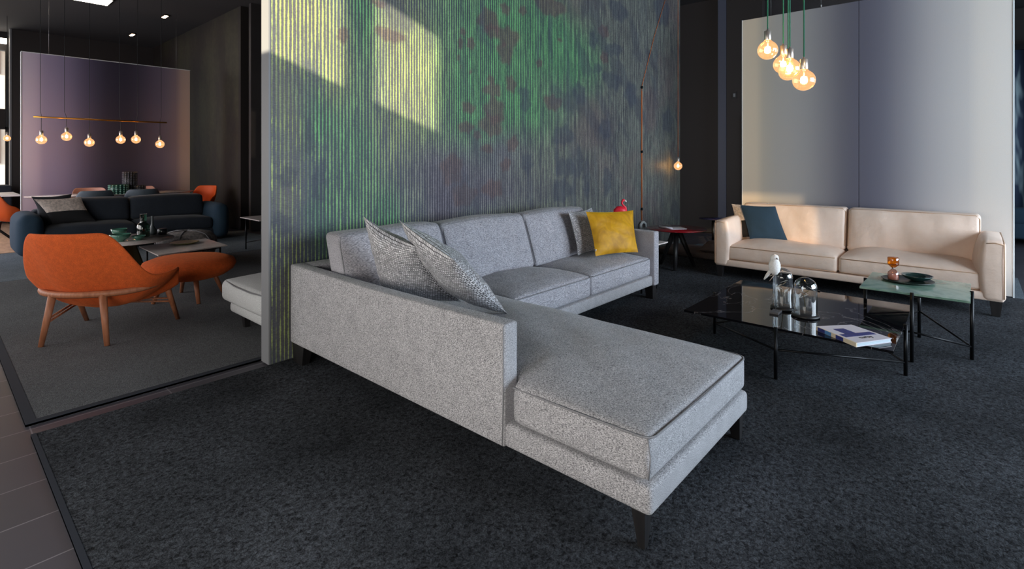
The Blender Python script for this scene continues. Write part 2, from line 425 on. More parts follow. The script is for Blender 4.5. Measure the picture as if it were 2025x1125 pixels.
def velvet():
    m, N, Lk, P = nodes_mat('mustard_velvet')
    P.inputs['Roughness'].default_value = 0.6; P.inputs['Sheen Weight'].default_value = 0.9; P.inputs['Sheen Roughness'].default_value = 0.35
    P.inputs['Sheen Tint'].default_value = lin((255, 214, 60))
    tc = N.new('ShaderNodeTexCoord'); nz = N.new('ShaderNodeTexNoise'); nz.inputs['Scale'].default_value = 9; nz.inputs['Detail'].default_value = 6; nz.inputs['Distortion'].default_value = 0.8
    Lk.new(tc.outputs['Object'], nz.inputs['Vector'])
    rp = N.new('ShaderNodeValToRGB'); e = rp.color_ramp.elements; e[0].position = 0.35; e[0].color = lin((176, 124, 4)); e[1].position = 0.65; e[1].color = lin((216, 160, 8))
    Lk.new(nz.outputs['Fac'], rp.inputs[0]); Lk.new(rp.outputs[0], P.inputs['Base Color']); 
    bp = N.new('ShaderNodeBump'); bp.inputs['Strength'].default_value = 0.35; bp.inputs['Distance'].default_value = 0.01
    Lk.new(nz.outputs['Fac'], bp.inputs['Height']); Lk.new(bp.outputs[0], P.inputs['Normal']); return m
m_velvet = velvet()

def two_tone(name, top, bottom, split):
    m, N, Lk, P = nodes_mat(name); P.inputs['Roughness'].default_value = 0.9
    tc = N.new('ShaderNodeTexCoord'); sx = N.new('ShaderNodeSeparateXYZ'); Lk.new(tc.outputs['UV'], sx.inputs[0])
    gt = N.new('ShaderNodeMath'); gt.operation = 'GREATER_THAN'; gt.inputs[1].default_value = split; Lk.new(sx.outputs[1], gt.inputs[0])
    nz = N.new('ShaderNodeTexNoise'); nz.inputs['Scale'].default_value = 40; nz.inputs['Detail'].default_value = 6; Lk.new(tc.outputs['Object'], nz.inputs[0])
    rp = N.new('ShaderNodeValToRGB'); e = rp.color_ramp.elements; e[0].position = 0.35; e[0].color = lin(tuple(int(c * 0.8) for c in top)); e[1].position = 0.65; e[1].color = lin(top)
    Lk.new(nz.outputs['Fac'], rp.inputs[0])
    mx = N.new('ShaderNodeMix'); mx.data_type = 'RGBA'; Lk.new(gt.outputs[0], mx.inputs[0])
    mx.inputs[6].default_value = lin(bottom); Lk.new(rp.outputs[0], mx.inputs[7]); Lk.new(mx.outputs[2], P.inputs['Base Color']); return m
m_twotone = two_tone('melange_and_black_cloth', (226, 210, 202), (26, 26, 30), 0.45)
# ================================================================== SETTING
HC = 4.3
WY, WT = 3.463, 0.105          # feature wall face and thickness
WX0, WX1 = 1.515, 7.91

def struct(g, name, mat, **k): return g.build(name, mat, kind='structure', origin=(0, 0, 0), **k)

struct(G().box((-1.6, -4.5, -0.12), (14.2, 17.3, -0.012)), 'floor', m_tiles)
struct(G().box((-1.6, -4.5, HC), (14.2, 17.3, HC + 0.15)), 'ceiling', m_ceiling)

# shop facade on the left, with a clerestory and added slits, shaped to place the sun patches
g = G()
ops = [(-2.82, -1.7, 3.091, 3.80), (1.147, 1.505, 3.091, 3.94), (1.60, 2.25, 3.091, 4.0), (7.25, 7.285, 3.45, 4.2), (7.30, 7.345, 3.3, 4.2)]
ys = sorted(set([-4.5, 17.3] + [v for o in ops for v in o[:2]]))
for a, b in zip(ys[:-1], ys[1:]):
    op = [o for o in ops if abs(o[0] - a) < 1e-6]
    if op:
        g.box((-1.68, a, -0.12), (-1.6, b, op[0][2])); g.box((-1.68, a, op[0][3]), (-1.6, b, HC))
    else: g.box((-1.68, a, -0.12), (-1.6, b, HC))
struct(g, 'wall_left', m_walls)
mt = bpy.data.materials.new('sun_dimmer_tint'); mt.use_nodes = True
mt.node_tree.nodes.remove(mt.node_tree.nodes['Principled BSDF'])
tb_ = mt.node_tree.nodes.new('ShaderNodeBsdfTransparent'); tb_.inputs[0].default_value = (0.34, 0.31, 0.27, 1)
mt.node_tree.links.new(tb_.outputs[0], mt.node_tree.nodes['Material Output'].inputs[0])
struct(G().box((-1.66, -2.82, 3.091), (-1.65, -1.7, 3.80)), 'sun_dimmer_pane', mt)  # added pane, out of view, that weakens the sun on the cream sofa
struct(G().box((-1.6, -4.6, -0.12), (14.2, -4.5, HC)), 'wall_front', m_walls)
struct(G().box((14.2, -4.6, -0.12), (14.3, 17.3, HC)), 'wall_right', m_walls_dark)

# feature wall with its ribbed botanical paper
BL = [["g",1.0,3.71,2.46,0.8,0.74],["g",1.0,4.29,2.71,0.95,0.37],["g",1.0,3.33,1.93,0.39,0.6],["g",1.0,2.13,1.29,0.19,0.64],["g",1.0,1.89,0.94,0.15,0.32],["g",1.0,4.84,2.47,0.69,0.35],["g",1.0,3.82,1.87,0.83,0.35],["g",1.0,2.4,0.93,0.19,0.24],["g",1.0,1.81,1.65,0.22,0.28],["g",1.0,2.22,2.33,0.13,0.46],["y",1.0,1.6,1.91,0.14,0.85],["y",1.0,1.81,2.25,0.19,0.28],["y",1.0,2.64,2.03,0.31,0.46],["y",1.0,1.6,1.06,0.1,0.2],["y",1.0,1.6,0.32,0.1,0.3],["y",1.0,1.97,1.99,0.12,0.22],["p",0.8,3.15,1.24,0.49,0.22],["p",0.8,3.53,1.04,0.83,0.24],["p",0.8,2.91,1.28,0.22,0.17],["p",0.8,3.82,1.42,0.45,0.2],["p",0.8,2.97,0.98,0.29,0.22],["m",0.85,3.57,2.67,0.14,0.1],["m",0.85,3.62,2.57,0.1,0.07],["m",0.85,3.85,2.56,0.17,0.09],["m",0.85,3.81,2.4,0.11,0.09],["m",0.85,3.81,2.84,0.07,0.06],["m",0.85,4.09,2.88,0.06,0.05],["m",0.85,3.24,2.5,0.04,0.04],["m",0.85,3.21,2.38,0.03,0.05],["m",0.85,3.19,2.25,0.02,0.03],["m",0.85,3.21,2.16,0.01,0.02],["m",0.85,3.35,2.4,0.05,0.06],["m",0.85,3.91,2.11,0.08,0.07],["m",0.85,3.6,2.1,0.04,0.04],["m",0.85,3.64,2.0,0.12,0.06],["m",0.85,3.29,1.82,0.08,0.05],["m",0.85,3.66,1.81,0.13,0.11],["m",0.85,3.33,2.14,0.02,0.02],["m",0.85,4.6,1.98,0.16,0.08],["m",0.85,4.57,3.02,0.27,0.09],["m",0.85,5.66,2.96,0.11,0.07],["m",0.85,5.68,2.64,0.09,0.08],["m",0.85,4.72,2.69,0.05,0.02],["m",0.85,4.38,2.39,0.05,0.04],["m",0.85,3.92,1.5,0.08,0.07],["m",0.85,3.25,1.63,0.09,0.05],["m",0.85,3.6,1.68,0.16,0.09],["m",0.85,3.11,1.25,0.13,0.12],["m",0.85,3.62,1.07,0.13,0.09],["m",0.85,3.25,1.03,0.14,0.09],["m",0.85,3.81,1.3,0.08,0.06],["m",0.85,3.4,1.57,0.05,0.04],["m",0.85,3.54,1.46,0.08,0.04],["m",0.85,2.45,2.33,0.12,0.05],["m",0.85,2.36,2.58,0.06,0.03],["m",0.85,2.03,2.25,0.04,0.06],["d",0.85,1.76,1.5,0.05,0.13],["d",0.85,1.87,1.17,0.07,0.14],["d",0.85,1.58,0.91,0.07,0.08],["d",0.85,1.61,1.24,0.06,0.07],["d",0.85,4.13,1.94,0.08,0.09],["d",0.85,4.79,1.61,0.2,0.11],["d",0.85,4.83,1.25,0.17,0.1],["d",0.85,4.76,1.0,0.18,0.11],["d",0.85,5.1,1.31,0.08,0.18],["d",0.85,4.16,1.3,0.09,0.09],["d",0.85,5.91,2.75,0.19,0.08],["d",0.85,5.87,2.35,0.21,0.11],["d",0.85,5.1,2.11,0.12,0.13],["d",0.85,6.36,2.23,0.16,0.15],["d",0.85,5.68,1.71,0.14,0.12],["d",0.85,5.26,1.09,0.08,0.25],["d",0.85,5.73,1.07,0.09,0.17],["d",0.85,7.28,3.55,0.25,0.17],["d",0.85,6.01,3.28,0.24,0.12],["d",0.85,5.42,2.81,0.09,0.09],["d",0.85,5.51,2.47,0.11,0.06],["d",0.85,4.1,2.06,0.09,0.04],["d",0.85,7.47,1.93,0.16,0.17]]
def value_noise(x, y, seed):
    xi = np.floor(x).astype(int); yi = np.floor(y).astype(int); xf = x - xi; yf = y - yi
    def h(a, b):
        n = (a * 374761393 + b * 668265263 + seed * 974711) & 0x7fffffff
        n = ((n ^ (n >> 13)) * 1274126177) & 0x7fffffff
        return ((n ^ (n >> 16)) & 0xffff) / 65535.0
    xf = xf * xf * (3 - 2 * xf); yf = yf * yf * (3 - 2 * yf)
    return (h(xi, yi) * (1 - xf) + h(xi + 1, yi) * xf) * (1 - yf) + (h(xi, yi + 1) * (1 - xf) + h(xi + 1, yi + 1) * xf) * yf
def fbm(x, y, seed, o=4):
    s = 0; a = 0.5; t = 0
    for i in range(o):
        s = s + a * value_noise(x * 2 ** i, y * 2 ** i, seed + i * 7); t += a; a *= 0.55
    return s / t
def feature_wall():
    nx, nz = 400, 250
    X = np.linspace(WX0, WX1, nx); Z = np.linspace(0, HC, nz)
    xx, zz = np.meshgrid(X, Z, indexing='ij')
    def L(c): return np.array(lin(c)[:3])
    wx = xx + 0.10 * (fbm(xx * 3, zz * 3, 1) - 0.5); wz = zz + 0.10 * (fbm(xx * 3, zz * 3, 2) - 0.5)
    t = np.clip((xx - 1.5) / 3.8, 0, 1)[..., None]
    stripe = L((150, 166, 110)) * (1 - t) + L((132, 138, 124)) * t
    base = (L((78, 84, 102)) * (1 - t) + L((60, 59, 68)) * t)
    # brown-red wash where the paper shows old paint
    wsh = np.clip((fbm(xx * 1.6, zz * 1.6, 11) - 0.52) * 5, 0, 1)[..., None] * 0.6
    stripe = stripe * (1 - wsh) + L((128, 108, 106)) * wsh
    base = base * (1 - wsh * 0.6) + L((72, 64, 70)) * wsh * 0.6
    colr = {'g': ((106, 168, 108), (54, 74, 74)), 'y': ((168, 184, 108), (98, 96, 96)), 'p': ((112, 108, 118), (66, 62, 76)), 'm': ((112, 92, 88), (72, 60, 66)), 'd': ((74, 80, 90), (52, 58, 74))}  # lime entry's ground also lightened and warmed for the sun patch
    for k, w, cx, cz, rx, rz in BL:
        x_, z_ = (wx, wz)
        d = np.sqrt(((x_ - cx) / rx) ** 2 + ((z_ - cz) / rz) ** 2)
        if k in 'gyp': a = w * np.exp(-0.9 * d ** 2.4) * (0.55 + 0.9 * fbm(xx * 4, zz * 2, 31)) 
        else:
            ang = np.arctan2(z_ - cz, x_ - cx); d = d * (1 + 0.14 * np.sin(ang * 5 + cx * 9))
            a = (0.62 if k == 'd' else 0.78) * np.clip((1.2 - d) * 3.5, 0, 1)
        a = np.clip(a, 0, 1)[..., None]
        stripe = stripe * (1 - a) + L(colr[k][0]) * a
        base = base * (1 - 0.8 * a) + L(colr[k][1]) * 0.8 * a
    # hanging leaf ribbons and worn patches
    rb = np.clip((fbm(xx * 9, zz * 1.1, 51) - 0.60) * 5, 0, 1)[..., None] * (0.75 - 0.4 * np.clip((xx - 4.2) / 1.5, 0, 1)[..., None])
    stripe = stripe * (1 - rb) + L((70, 78, 92)) * rb; base = base * (1 - rb * 0.5) + L((58, 64, 82)) * rb * 0.5
    lf = np.clip((fbm(xx * 2.6 + zz * 1.4, zz * 2.0, 77) - 0.60) * 14, 0, 1)[..., None] * 0.55
    stripe = stripe * (1 - lf) + L((76, 84, 94)) * lf
    width = 0.19 + 0.03 * np.exp(-((xx - 3.7) / 0.9) ** 2 - ((zz - 2.3) / 0.7) ** 2)
    width = width - 0.09 * np.clip((2.3 - xx) * 1.4, 0, 1) * np.clip((1.75 - zz) * 1.2, 0, 1)
    vs = [(x, WY, z) for x in X for z in Z]
    ii = np.arange(nx - 1)[:, None] * nz + np.arange(nz - 1)[None, :]
    q = np.stack([ii, ii + nz, ii + nz + 1, ii + 1], -1).reshape(-1, 4)
    nv = len(vs)
    fs = [tuple(r) for r in q.tolist()]
    b = [(WX0, WY + WT, 0), (WX1, WY + WT, 0), (WX1, WY + WT, HC), (WX0, WY + WT, HC)]
    f0 = [(WX0, WY, 0), (WX1, WY, 0), (WX1, WY, HC), (WX0, WY, HC)]
    vs += b + f0
    B0 = nv; F0 = nv + 4
    fs += [(B0 + 1, B0, B0 + 3, B0 + 2), (F0, F0 + 3, B0 + 3, B0), (F0 + 1, B0 + 1, B0 + 2, F0 + 2), (F0 + 3, F0 + 2, B0 + 2, B0 + 3), (F0, B0, B0 + 1, F0 + 1)]
    me = bpy.data.meshes.new('wall_back'); me.from_pydata(vs, [], fs)
    for nm, arr in (('stripe', stripe), ('ground', base)):
        at = me.color_attributes.new(name=nm, type='FLOAT_COLOR', domain='POINT')
        c = np.ones((len(vs), 4), dtype=np.float32); c[:nv, :3] = np.clip(arr, 0, 1).reshape(-1, 3); c[:nv, 3] = width.ravel()
        at.data.foreach_set('color', c.ravel())
    m, N, Lk, P = nodes_mat('ribbed_botanical_wallpaper')
    P.inputs['Roughness'].default_value = 0.55; P.inputs['Specular IOR Level'].default_value = 0.35
    a1 = N.new('ShaderNodeVertexColor'); a1.layer_name = 'stripe'; a2 = N.new('ShaderNodeVertexColor'); a2.layer_name = 'ground'
    tc = N.new('ShaderNodeTexCoord'); sx = N.new('ShaderNodeSeparateXYZ'); Lk.new(tc.outputs['Object'], sx.inputs[0])
    def math_(op, a, b=None, c=None):
        n = N.new('ShaderNodeMath'); n.operation = op
        for i, v in enumerate((a, b, c)):
            if v is None: continue
            if isinstance(v, (int, float)): n.inputs[i].default_value = v
            else: Lk.new(v, n.inputs[i])
        return n.outputs[0]
    def noise(scale, st, det=2):
        mp = N.new('ShaderNodeMapping'); mp.inputs['Scale'].default_value = st; Lk.new(tc.outputs['Object'], mp.inputs[0])
        n = N.new('ShaderNodeTexNoise'); n.inputs['Scale'].default_value = scale; n.inputs['Detail'].default_value = det; Lk.new(mp.outputs[0], n.inputs[0]); return n.outputs['Fac']
    fr = math_('FRACT', math_('DIVIDE', sx.outputs[0], 0.0275))
    tri = math_('ABSOLUTE', math_('SUBTRACT', fr, 0.5))               # 0 at a rib's centre
    wn = noise(1.0, (36, 1, 5), 3)                                     # rib width varies rib by rib and along it
    wn2 = noise(1.0, (70, 1, 60), 2)
    thr = math_('ADD', math_('MULTIPLY', math_('SUBTRACT', wn, 0.5), 0.46), a1.outputs['Alpha'])
    thr = math_('ADD', thr, math_('MULTIPLY', math_('SUBTRACT', wn2, 0.5), 0.24))
    f = math_('ADD', math_('MULTIPLY', math_('SUBTRACT', thr, tri), 14.0), 0.5); cl = N.new('ShaderNodeClamp'); Lk.new(f, cl.inputs[0])
    grain = noise(1.0, (60, 1, 420), 3)
    mr = N.new('ShaderNodeMapRange'); mr.inputs[1].default_value = 0.3; mr.inputs[2].default_value = 0.7; mr.inputs[3].default_value = 0.72; mr.inputs[4].default_value = 1.25; Lk.new(grain, mr.inputs[0])
    br = N.new('ShaderNodeMapRange'); br.inputs[3].default_value = 0.55; br.inputs[4].default_value = 1.5; Lk.new(wn, br.inputs[0])
    s1 = N.new('ShaderNodeVectorMath'); s1.operation = 'SCALE'; Lk.new(a1.outputs[0], s1.inputs[0]); Lk.new(br.outputs[0], s1.inputs['Scale'])
    mx = N.new('ShaderNodeMix'); mx.data_type = 'RGBA'; Lk.new(cl.outputs[0], mx.inputs[0]); Lk.new(a2.outputs[0], mx.inputs[6]); Lk.new(s1.outputs[0], mx.inputs[7])
    s2 = N.new('ShaderNodeVectorMath'); s2.operation = 'SCALE'; Lk.new(mx.outputs[2], s2.inputs[0]); Lk.new(mr.outputs[0], s2.inputs['Scale'])
    Lk.new(s2.outputs[0], P.inputs['Base Color'])
    bp = N.new('ShaderNodeBump'); bp.inputs['Strength'].default_value = 0.25; bp.inputs['Distance'].default_value = 0.003; Lk.new(cl.outputs[0], bp.inputs['Height']); Lk.new(bp.outputs[0], P.inputs['Normal'])
    me.materials.append(m); me.materials.append(m_walls)
    for p in list(me.polygons)[-5:]: p.material_index = 1
    o = bpy.data.objects.new('wall_back', me); COL.objects.link(o); WL[o.name] = Vector((0, 0, 0)); props(o, kind='structure')
feature_wall()
struct(G().box((WX0 - 0.012, WY - 0.002, 0), (WX0, WY + WT + 0.004, HC)), 'trim_1', m_wallend)

# walls behind the lounge: jogged charcoal wall, its blue-lit return, door frame and switch
struct(G().box((9.65, 3.42, 0), (9.8, 9.9, HC)).box((9.5, 2.7, 0), (9.65, 3.46, HC)), 'wall_far_right', m_walls_dark)
struct(G().box((10.4, 0.3, 0), (10.55, 3.0, HC)), 'wall_lounge_side', m_walls)
g = G().box((9.46, 2.94, 0), (9.499, 2.99, 2.12)).box((9.46, 2.72, 2.07), (9.499, 2.94, 2.12)).box((9.48, 2.72, 0), (9.499, 2.94, 2.07))
struct(g, 'door_1', m_black)

struct(G().box((9.485, 3.30, 0), (9.499, 3.44, HC)), 'lit_edge_strip', M('blue_grey_strip', (74, 78, 94), 0.5))  # blue light on the jog's end face, put in as strip colour
# dining side walls
g = G().box((4.05, 10.65, 0), (4.2, 17.3, HC))
mural = M('dark_mural_paper', (40, 34, 32), 0.6, rgb2=(58, 56, 42), scale=0.9, stretch=(1, 1.6, 0.7), detail=7, ramp=(0.4, 0.62), big=(12, 0.85, 1.15))
struct(g, 'wall_dining_right', mural)
struct(G().box((4.05, 10.55, 0), (4.30, 10.65, HC)), 'trim_2', m_walls_dark)
struct(G().box((4.10, 10.2, 0), (9.5, 10.3, HC)), 'wall_dining_end', m_walls)
g = G().box((1.33, 16.3, 0), (4.05, 16.45, HC))
struct(g, 'wall_dining_back', m_walls_dark)
struct(G().box((1.30, 16.28, 0), (1.33, 16.47, HC)), 'trim_3', m_wallend)
# far shop window on the dining side
g = G()
g.box((-1.6, 17.3, -0.12), (1.36, 17.5, 0.55)).box((-1.6, 17.3, 2.1), (1.36, 17.5, 2.55)).box((-1.6, 17.3, 3.95), (1.36, 17.5, HC)).box((1.36, 17.3, -0.12), (14.2, 17.5, HC))
struct(g, 'wall_far', m_walls_dark)
g = G().box((1.30, 17.26, 0.55), (1.36, 17.34, 3.95)).box((0.2, 17.26, 0.55), (0.26, 17.34, 3.95)).box((-1.6, 17.26, 2.06), (1.36, 17.3, 2.12))
struct(g, 'window_1', m_black)
m_outside = M('sunlit_masonry', (214, 186, 158), 0.9, rgb2=(240, 226, 206), scale=0.8, detail=5)
m_opening = M('dark_window_opening', (96, 84, 78), 0.5)
b = empty('street_house', (1.6, 26, 0), 'pale sunlit house across the street, seen through the far shop window', 'building')
G().box((-6, 26, -0.1), (8, 27, 9)).build('wall', m_outside, b)
for i in range(8):
    for zz in (1.2, 4.4):
        G().box((0.3 + i * 0.62, 25.93, zz), (0.6 + i * 0.62, 26.0, zz + 1.5)).build('window', m_opening, b)

# carpets
def carpet_slab(name, x0, y0, x1, y1, mat, label, border=None, border_w=None):
    o = G().box((x0, y0, -0.012), (x1, y1, 0.0)).build(name, mat, label=label, cat='carpet')
    if border:
        w = 0.045 if border_w is None else border_w
        G().box((x0, y0, -0.011), (x0 + w, y1, 0.002)).box((x0 + w, y0, -0.011), (x1, y0 + w, 0.002)).build('border', border, o, 'dark blue bound edge')
    return o
m_border = M('navy_carpet_edge', (28, 34, 46), 0.9)
carpet_slab('carpet', 0.35, -4.4, 7.05, WY - 0.004, m_carpet, 'charcoal mottled carpet under the grey sectional and the coffee tables', m_border, 0.02)
carpet_slab('carpet', 0.345, WY + WT + 0.035, 4.0, 8.0, m_carpet2, 'slate grey carpet under the orange lounge chair, with a dark bound edge', m_border)
carpet_slab('carpet', 0.3, 8.02, 4.0, 10.4, m_carpet3, 'bluish grey carpet in front of the navy sofa')
carpet_slab('carpet', 7.07, -0.38, 8.25, 3.3, m_carpet3, 'lighter grey carpet behind the pale panel wall')
wood = M('sunlit_oak_floor', (176, 140, 116), 0.5, rgb2=(206, 170, 140), scale=3, stretch=(4, 1, 1))
G().box((-1.5, 10.45, -0.012), (1.2, 16.2, 0.0)).build('floor_boards', wood, label='pale warm boards lit by daylight beside the navy sofa', cat='floor boards')

# free-standing ombre panels
st_r = [(0.0, (232, 226, 220)), (0.09, (230, 222, 214)), (0.13, (210, 206, 204)), (0.25, (184, 182, 186)), (0.36, (132, 132, 144)), (0.45, (104, 104, 121)), (0.54, (104, 103, 116)), (0.62, (138, 136, 142)), (0.72, (176, 174, 174)), (0.84, (190, 186, 180)), (0.90, (200, 192, 178)), (0.935, (236, 218, 194)), (1.0, (238, 220, 196))]
mp_r = ombre('ombre_panel_cloth', 1, 2.53, st_r)
p = empty('room_divider_panel', (7.06, 0.975, 0), 'tall free-standing panel with soft beige and slate bands behind the cream sofa', 'panel')
G().box((7.04, -0.29, 0.01), (7.075, 0.968, 3.147)).build('panel_leaf', mp_r, p, origin=(7.06, 0.975, 0))
G().box((7.04, 0.974, 0.01), (7.075, 2.241, 3.147)).build('panel_leaf', mp_r, p, origin=(7.06, 0.975, 0))
m_edge = M('white_panel_edge', (216, 222, 226), 0.5)
G().box((7.036, -0.303, 0.0), (7.08, -0.29, 3.15)).build('edge_trim', m_edge, p, 'white edge strip')
G().box((7.036, 2.241, 0.0), (7.08, 2.246, 3.15)).build('edge_trim', m_edge, p, 'white edge strip')
G().tube([(7.05, 1.9, 3.14), (7.05, 1.9, HC)], 0.003, 6).build('suspension_wire', m_steel, p)
G().tube([(7.05, 1.35, 3.14), (7.05, 1.35, HC)], 0.003, 6).lathe([(0.012, 0), (0.012, 0.03), (0.004, 0.04)], (7.05, 1.35, 3.15), 10).build('suspension_wire', m_steel, p)
st_l = [(0.0, (206, 196, 214)), (0.07, (196, 182, 202)), (0.11, (158, 148, 178)), (0.22, (140, 132, 164)), (0.33, (88, 84, 112)), (0.46, (44, 42, 62)), (0.64, (46, 44, 64)), (0.80, (110, 102, 126)), (0.90, (138, 124, 138)), (0.94, (196, 170, 162)), (1.0, (206, 182, 170))]
mp_l = ombre('plum_ombre_panel_cloth', 0, 2.52, st_l)
p = empty('room_divider_panel', (2.36, 12.03, 0), 'tall free-standing panel with plum and mauve bands behind the dining table', 'panel')
G().box((1.10, 12.0, 0.01), (3.62, 12.04, 3.16)).build('panel_leaf', mp_l, p, origin=(2.36, 12.02, 0))
G().box((1.095, 11.995, 3.16), (3.625, 12.045, 3.172)).box((1.09, 11.995, 0), (1.10, 12.045, 3.16)).build('edge_trim', m_edge, p, 'white edge strip')
for x in (1.45, 3.38):
    G().tube([(x, 12.02, 3.17), (x, 12.02, HC)], 0.0018, 6).build('suspension_wire', m_steel, p)

# ceiling lamps on the dining side
c = empty('ceiling_light', (2.06, 12.1, HC), 'large square glowing ceiling panel at the top left', 'ceiling light')
G().box((1.80, 11.85, HC - 0.03), (2.34, 12.35, HC)).build('frame', m_blackmetal, c)
G().box((1.82, 11.87, HC - 0.034), (2.32, 12.33, HC - 0.028)).build('diffuser', m_ceillight, c)
for x, y, lab in ((3.30, 12.45, 'small recessed ceiling spotlight, nearer the mural wall'), (3.27, 14.85, 'small recessed ceiling spotlight, farther back above the plum panel')):
    c = empty('ceiling_spotlight', (x, y, HC), lab, 'spotlight', 'recessed spotlights over the dining area')
    G().box((x - 0.05, y - 0.15, HC - 0.02), (x + 0.05, y + 0.15, HC)).build('housing', m_blackmetal, c)
    for k in (-1, 0, 1):
        G().lathe([(0.036, 0), (0.036, 0.006)], (x, y + k * 0.085, HC - 0.026), 12).build('lamp', m_spot, c)
c = empty('ceiling_light', (0.9, 16.9, 4.0), 'long glowing lamp strip above the far shop window', 'ceiling light')
G().box((-0.8, 16.85, 4.05), (1.3, 16.98, 4.16)).build('diffuser', m_ceillight, c)
G().box((-0.8, 16.84, 4.16), (1.3, 16.99, HC)).build('housing', m_walls_dark, c)

# ================================================================== GREY SECTIONAL
m_fb = m_fabric_back
s = empty('sectional_sofa', (3.0, 2.2, 0), 'large grey woven corner sofa with a long chaise, in front of the green striped wall', 'sofa')
AX0, AX1, AY0, AY1 = 1.622, 1.712, 1.479, 3.41
# base frame
bs = G()
bs.rbox((1.632, 0.816, 0.13), (2.65, 1.52, 0.232), 0.022, 3, 0.3)
bs.rbox((1.70, 1.45, 0.13), (2.65, 3.35, 0.232), 0.012, 2, 0.4)
bs.rbox((2.60, 2.315, 0.13), (4.68, 3.35, 0.226), 0.02, 3, 0.4)
bs.build('base', m_fabric, s)
# arms and back
G().rbox((AX0, AY0, 0.132), (AX1, AY1, 0.652), 0.014, 3, 0.12, lambda x, y, z: (x, y, z - 0.012 * max(0, (z - 0.4) / 0.25) * math.sin(math.pi * (y - AY0) / (AY1 - AY0)))).build('arm', m_fabric, s)
a_ = G().rbox((4.655, 2.29, 0.132), (4.752, 3.41, 0.652), 0.016, 3, 0.2).build('arm', m_fb, s)
G().rbox((AX1 - 0.01, 3.25, 0.14), (4.67, 3.41, 0.650), 0.014, 3, 0.3).build('backrest', m_fb, s)
# arm seams
G().tube([(AX0 + 0.002, AY0 + 0.012, 0.14), (AX0 + 0.002, AY0 + 0.006, 0.4), (AX0 + 0.003, AY0 + 0.008, 0.642)], 0.0035, 6).build('piping', m_pipe, s)
# chaise cushion (steps out in front of the arm)
lo, hi = (1.722, 0.826, 0.240), (2.645, 2.96, 0.398)
cr = crown(lo, hi, top=0.050, bottom=0, side=0.006, wr=0.008, seed=3)
def chaise_fn(x, y, z):
    x, y, z = cr(x, y, z)
    w = 1 - smooth(AY0 - 0.045, AY0 - 0.006, y)
    x -= w * 0.085 * (2.645 - x) / (2.645 - 1.722)
    return (x, y, z)
class _Y: pass
g = G().rbox(lo, hi, 0.028, 4, 0.035, chaise_fn)
cu = g.build('seat_cushion', m_fabric, s, 'long chaise cushion')
G().tube([(1.645, AY0 - 0.03, 0.389), (1.638, 1.15, 0.392), (1.643, 0.86, 0.392), (1.655, 0.833, 0.392), (1.68, 0.822, 0.392), (2.1, 0.815, 0.393), (2.60, 0.822, 0.392), (2.635, 0.835, 0.391), (2.652, 0.87, 0.391), (2.660, 1.5, 0.391), (2.655, 2.30, 0.39)], 0.0042, 6, False).build('piping', m_pipe, cu)
G().tube([(1.648, 0.835, 0.39), (1.640, 0.822, 0.33), (1.648, 0.833, 0.25)], 0.003, 6).build('piping', m_pipe, cu)
# two seat cushions
for x0, x1, sd_ in ((2.655, 3.602, 5), (3.608, 4.648, 8)):
    lo, hi = (x0, 2.325, 0.232), (x1, 2.96, 0.396)
    cu = G().rbox(lo, hi, 0.026, 4, 0.08, crown(lo, hi, top=0.058, side=0.004, wr=0.008, seed=sd_)).build('seat_cushion', m_fb, s)
    G().tube([(x0 + 0.012, 2.335, 0.39), (x0 + 0.03, 2.322, 0.391), ((x0 + x1) / 2, 2.318, 0.392), (x1 - 0.03, 2.322, 0.391), (x1 - 0.012, 2.335, 0.39)], 0.004, 6).build('piping', m_pipe, cu)
# three back cushions leaning on the back
def back_cushion(x0, x1, top, seed, w=0.17):
    lo, hi = (x0, 3.00, 0.41), (x1, 3.00 + w, top)
    rnd = random.Random(seed); ph = [rnd.uniform(0, 6) for _ in range(4)]
    def f(x, y, z):
        u = (x - x0) / (x1 - x0) * 2 - 1; v = (z - 0.41) / (top - 0.41) * 2 - 1
        b = max(0, (1 - abs(u) ** 3) * (1 - abs(v) ** 3)) ** 0.7
        side = -1 if y < 3.0 + w / 2 else 1
        y += side * (0.040 if side < 0 else 0.02) * b + 0.004 * b * math.sin(13 * x + ph[0] + 5 * z)
        y += -0.15 * (1 - (z - 0.41) / (top - 0.41)) 
        z += 0.012 * (1 - u * u) * (1 if v > 0 else 0) * v + 0.004 * math.sin(9 * x + ph[1]) * max(0, v)
        return (x, y, z)
    o = G().rbox(lo, hi, 0.035, 4, 0.07, f).build('back_cushion', m_fb, s)
    e = 0.012
    def pt(u, v):
        x = x0 + (x1 - x0) * u; z = 0.41 + (top - 0.41) * v
        return Vector(f(x, 3.0, z)) + Vector((0, 0.008, 0))
    path = [pt(e, 0.08)] + [pt(e, v) for v in (0.3, 0.5, 0.7, 0.85)] + [pt(0.025, 0.955)] + [pt(u, 0.972) for u in (0.1, 0.3, 0.5, 0.7, 0.9)] + [pt(0.975, 0.955)] + [pt(1 - e, v) for v in (0.85, 0.7, 0.5, 0.3, 0.08)]
    G().tube(path, 0.004, 6).build('piping', m_pipe, o)
back_cushion(1.728, 2.575, 0.872, 1); back_cushion(2.585, 3.535, 0.868, 2); back_cushion(3.545, 4.50, 0.862, 3)
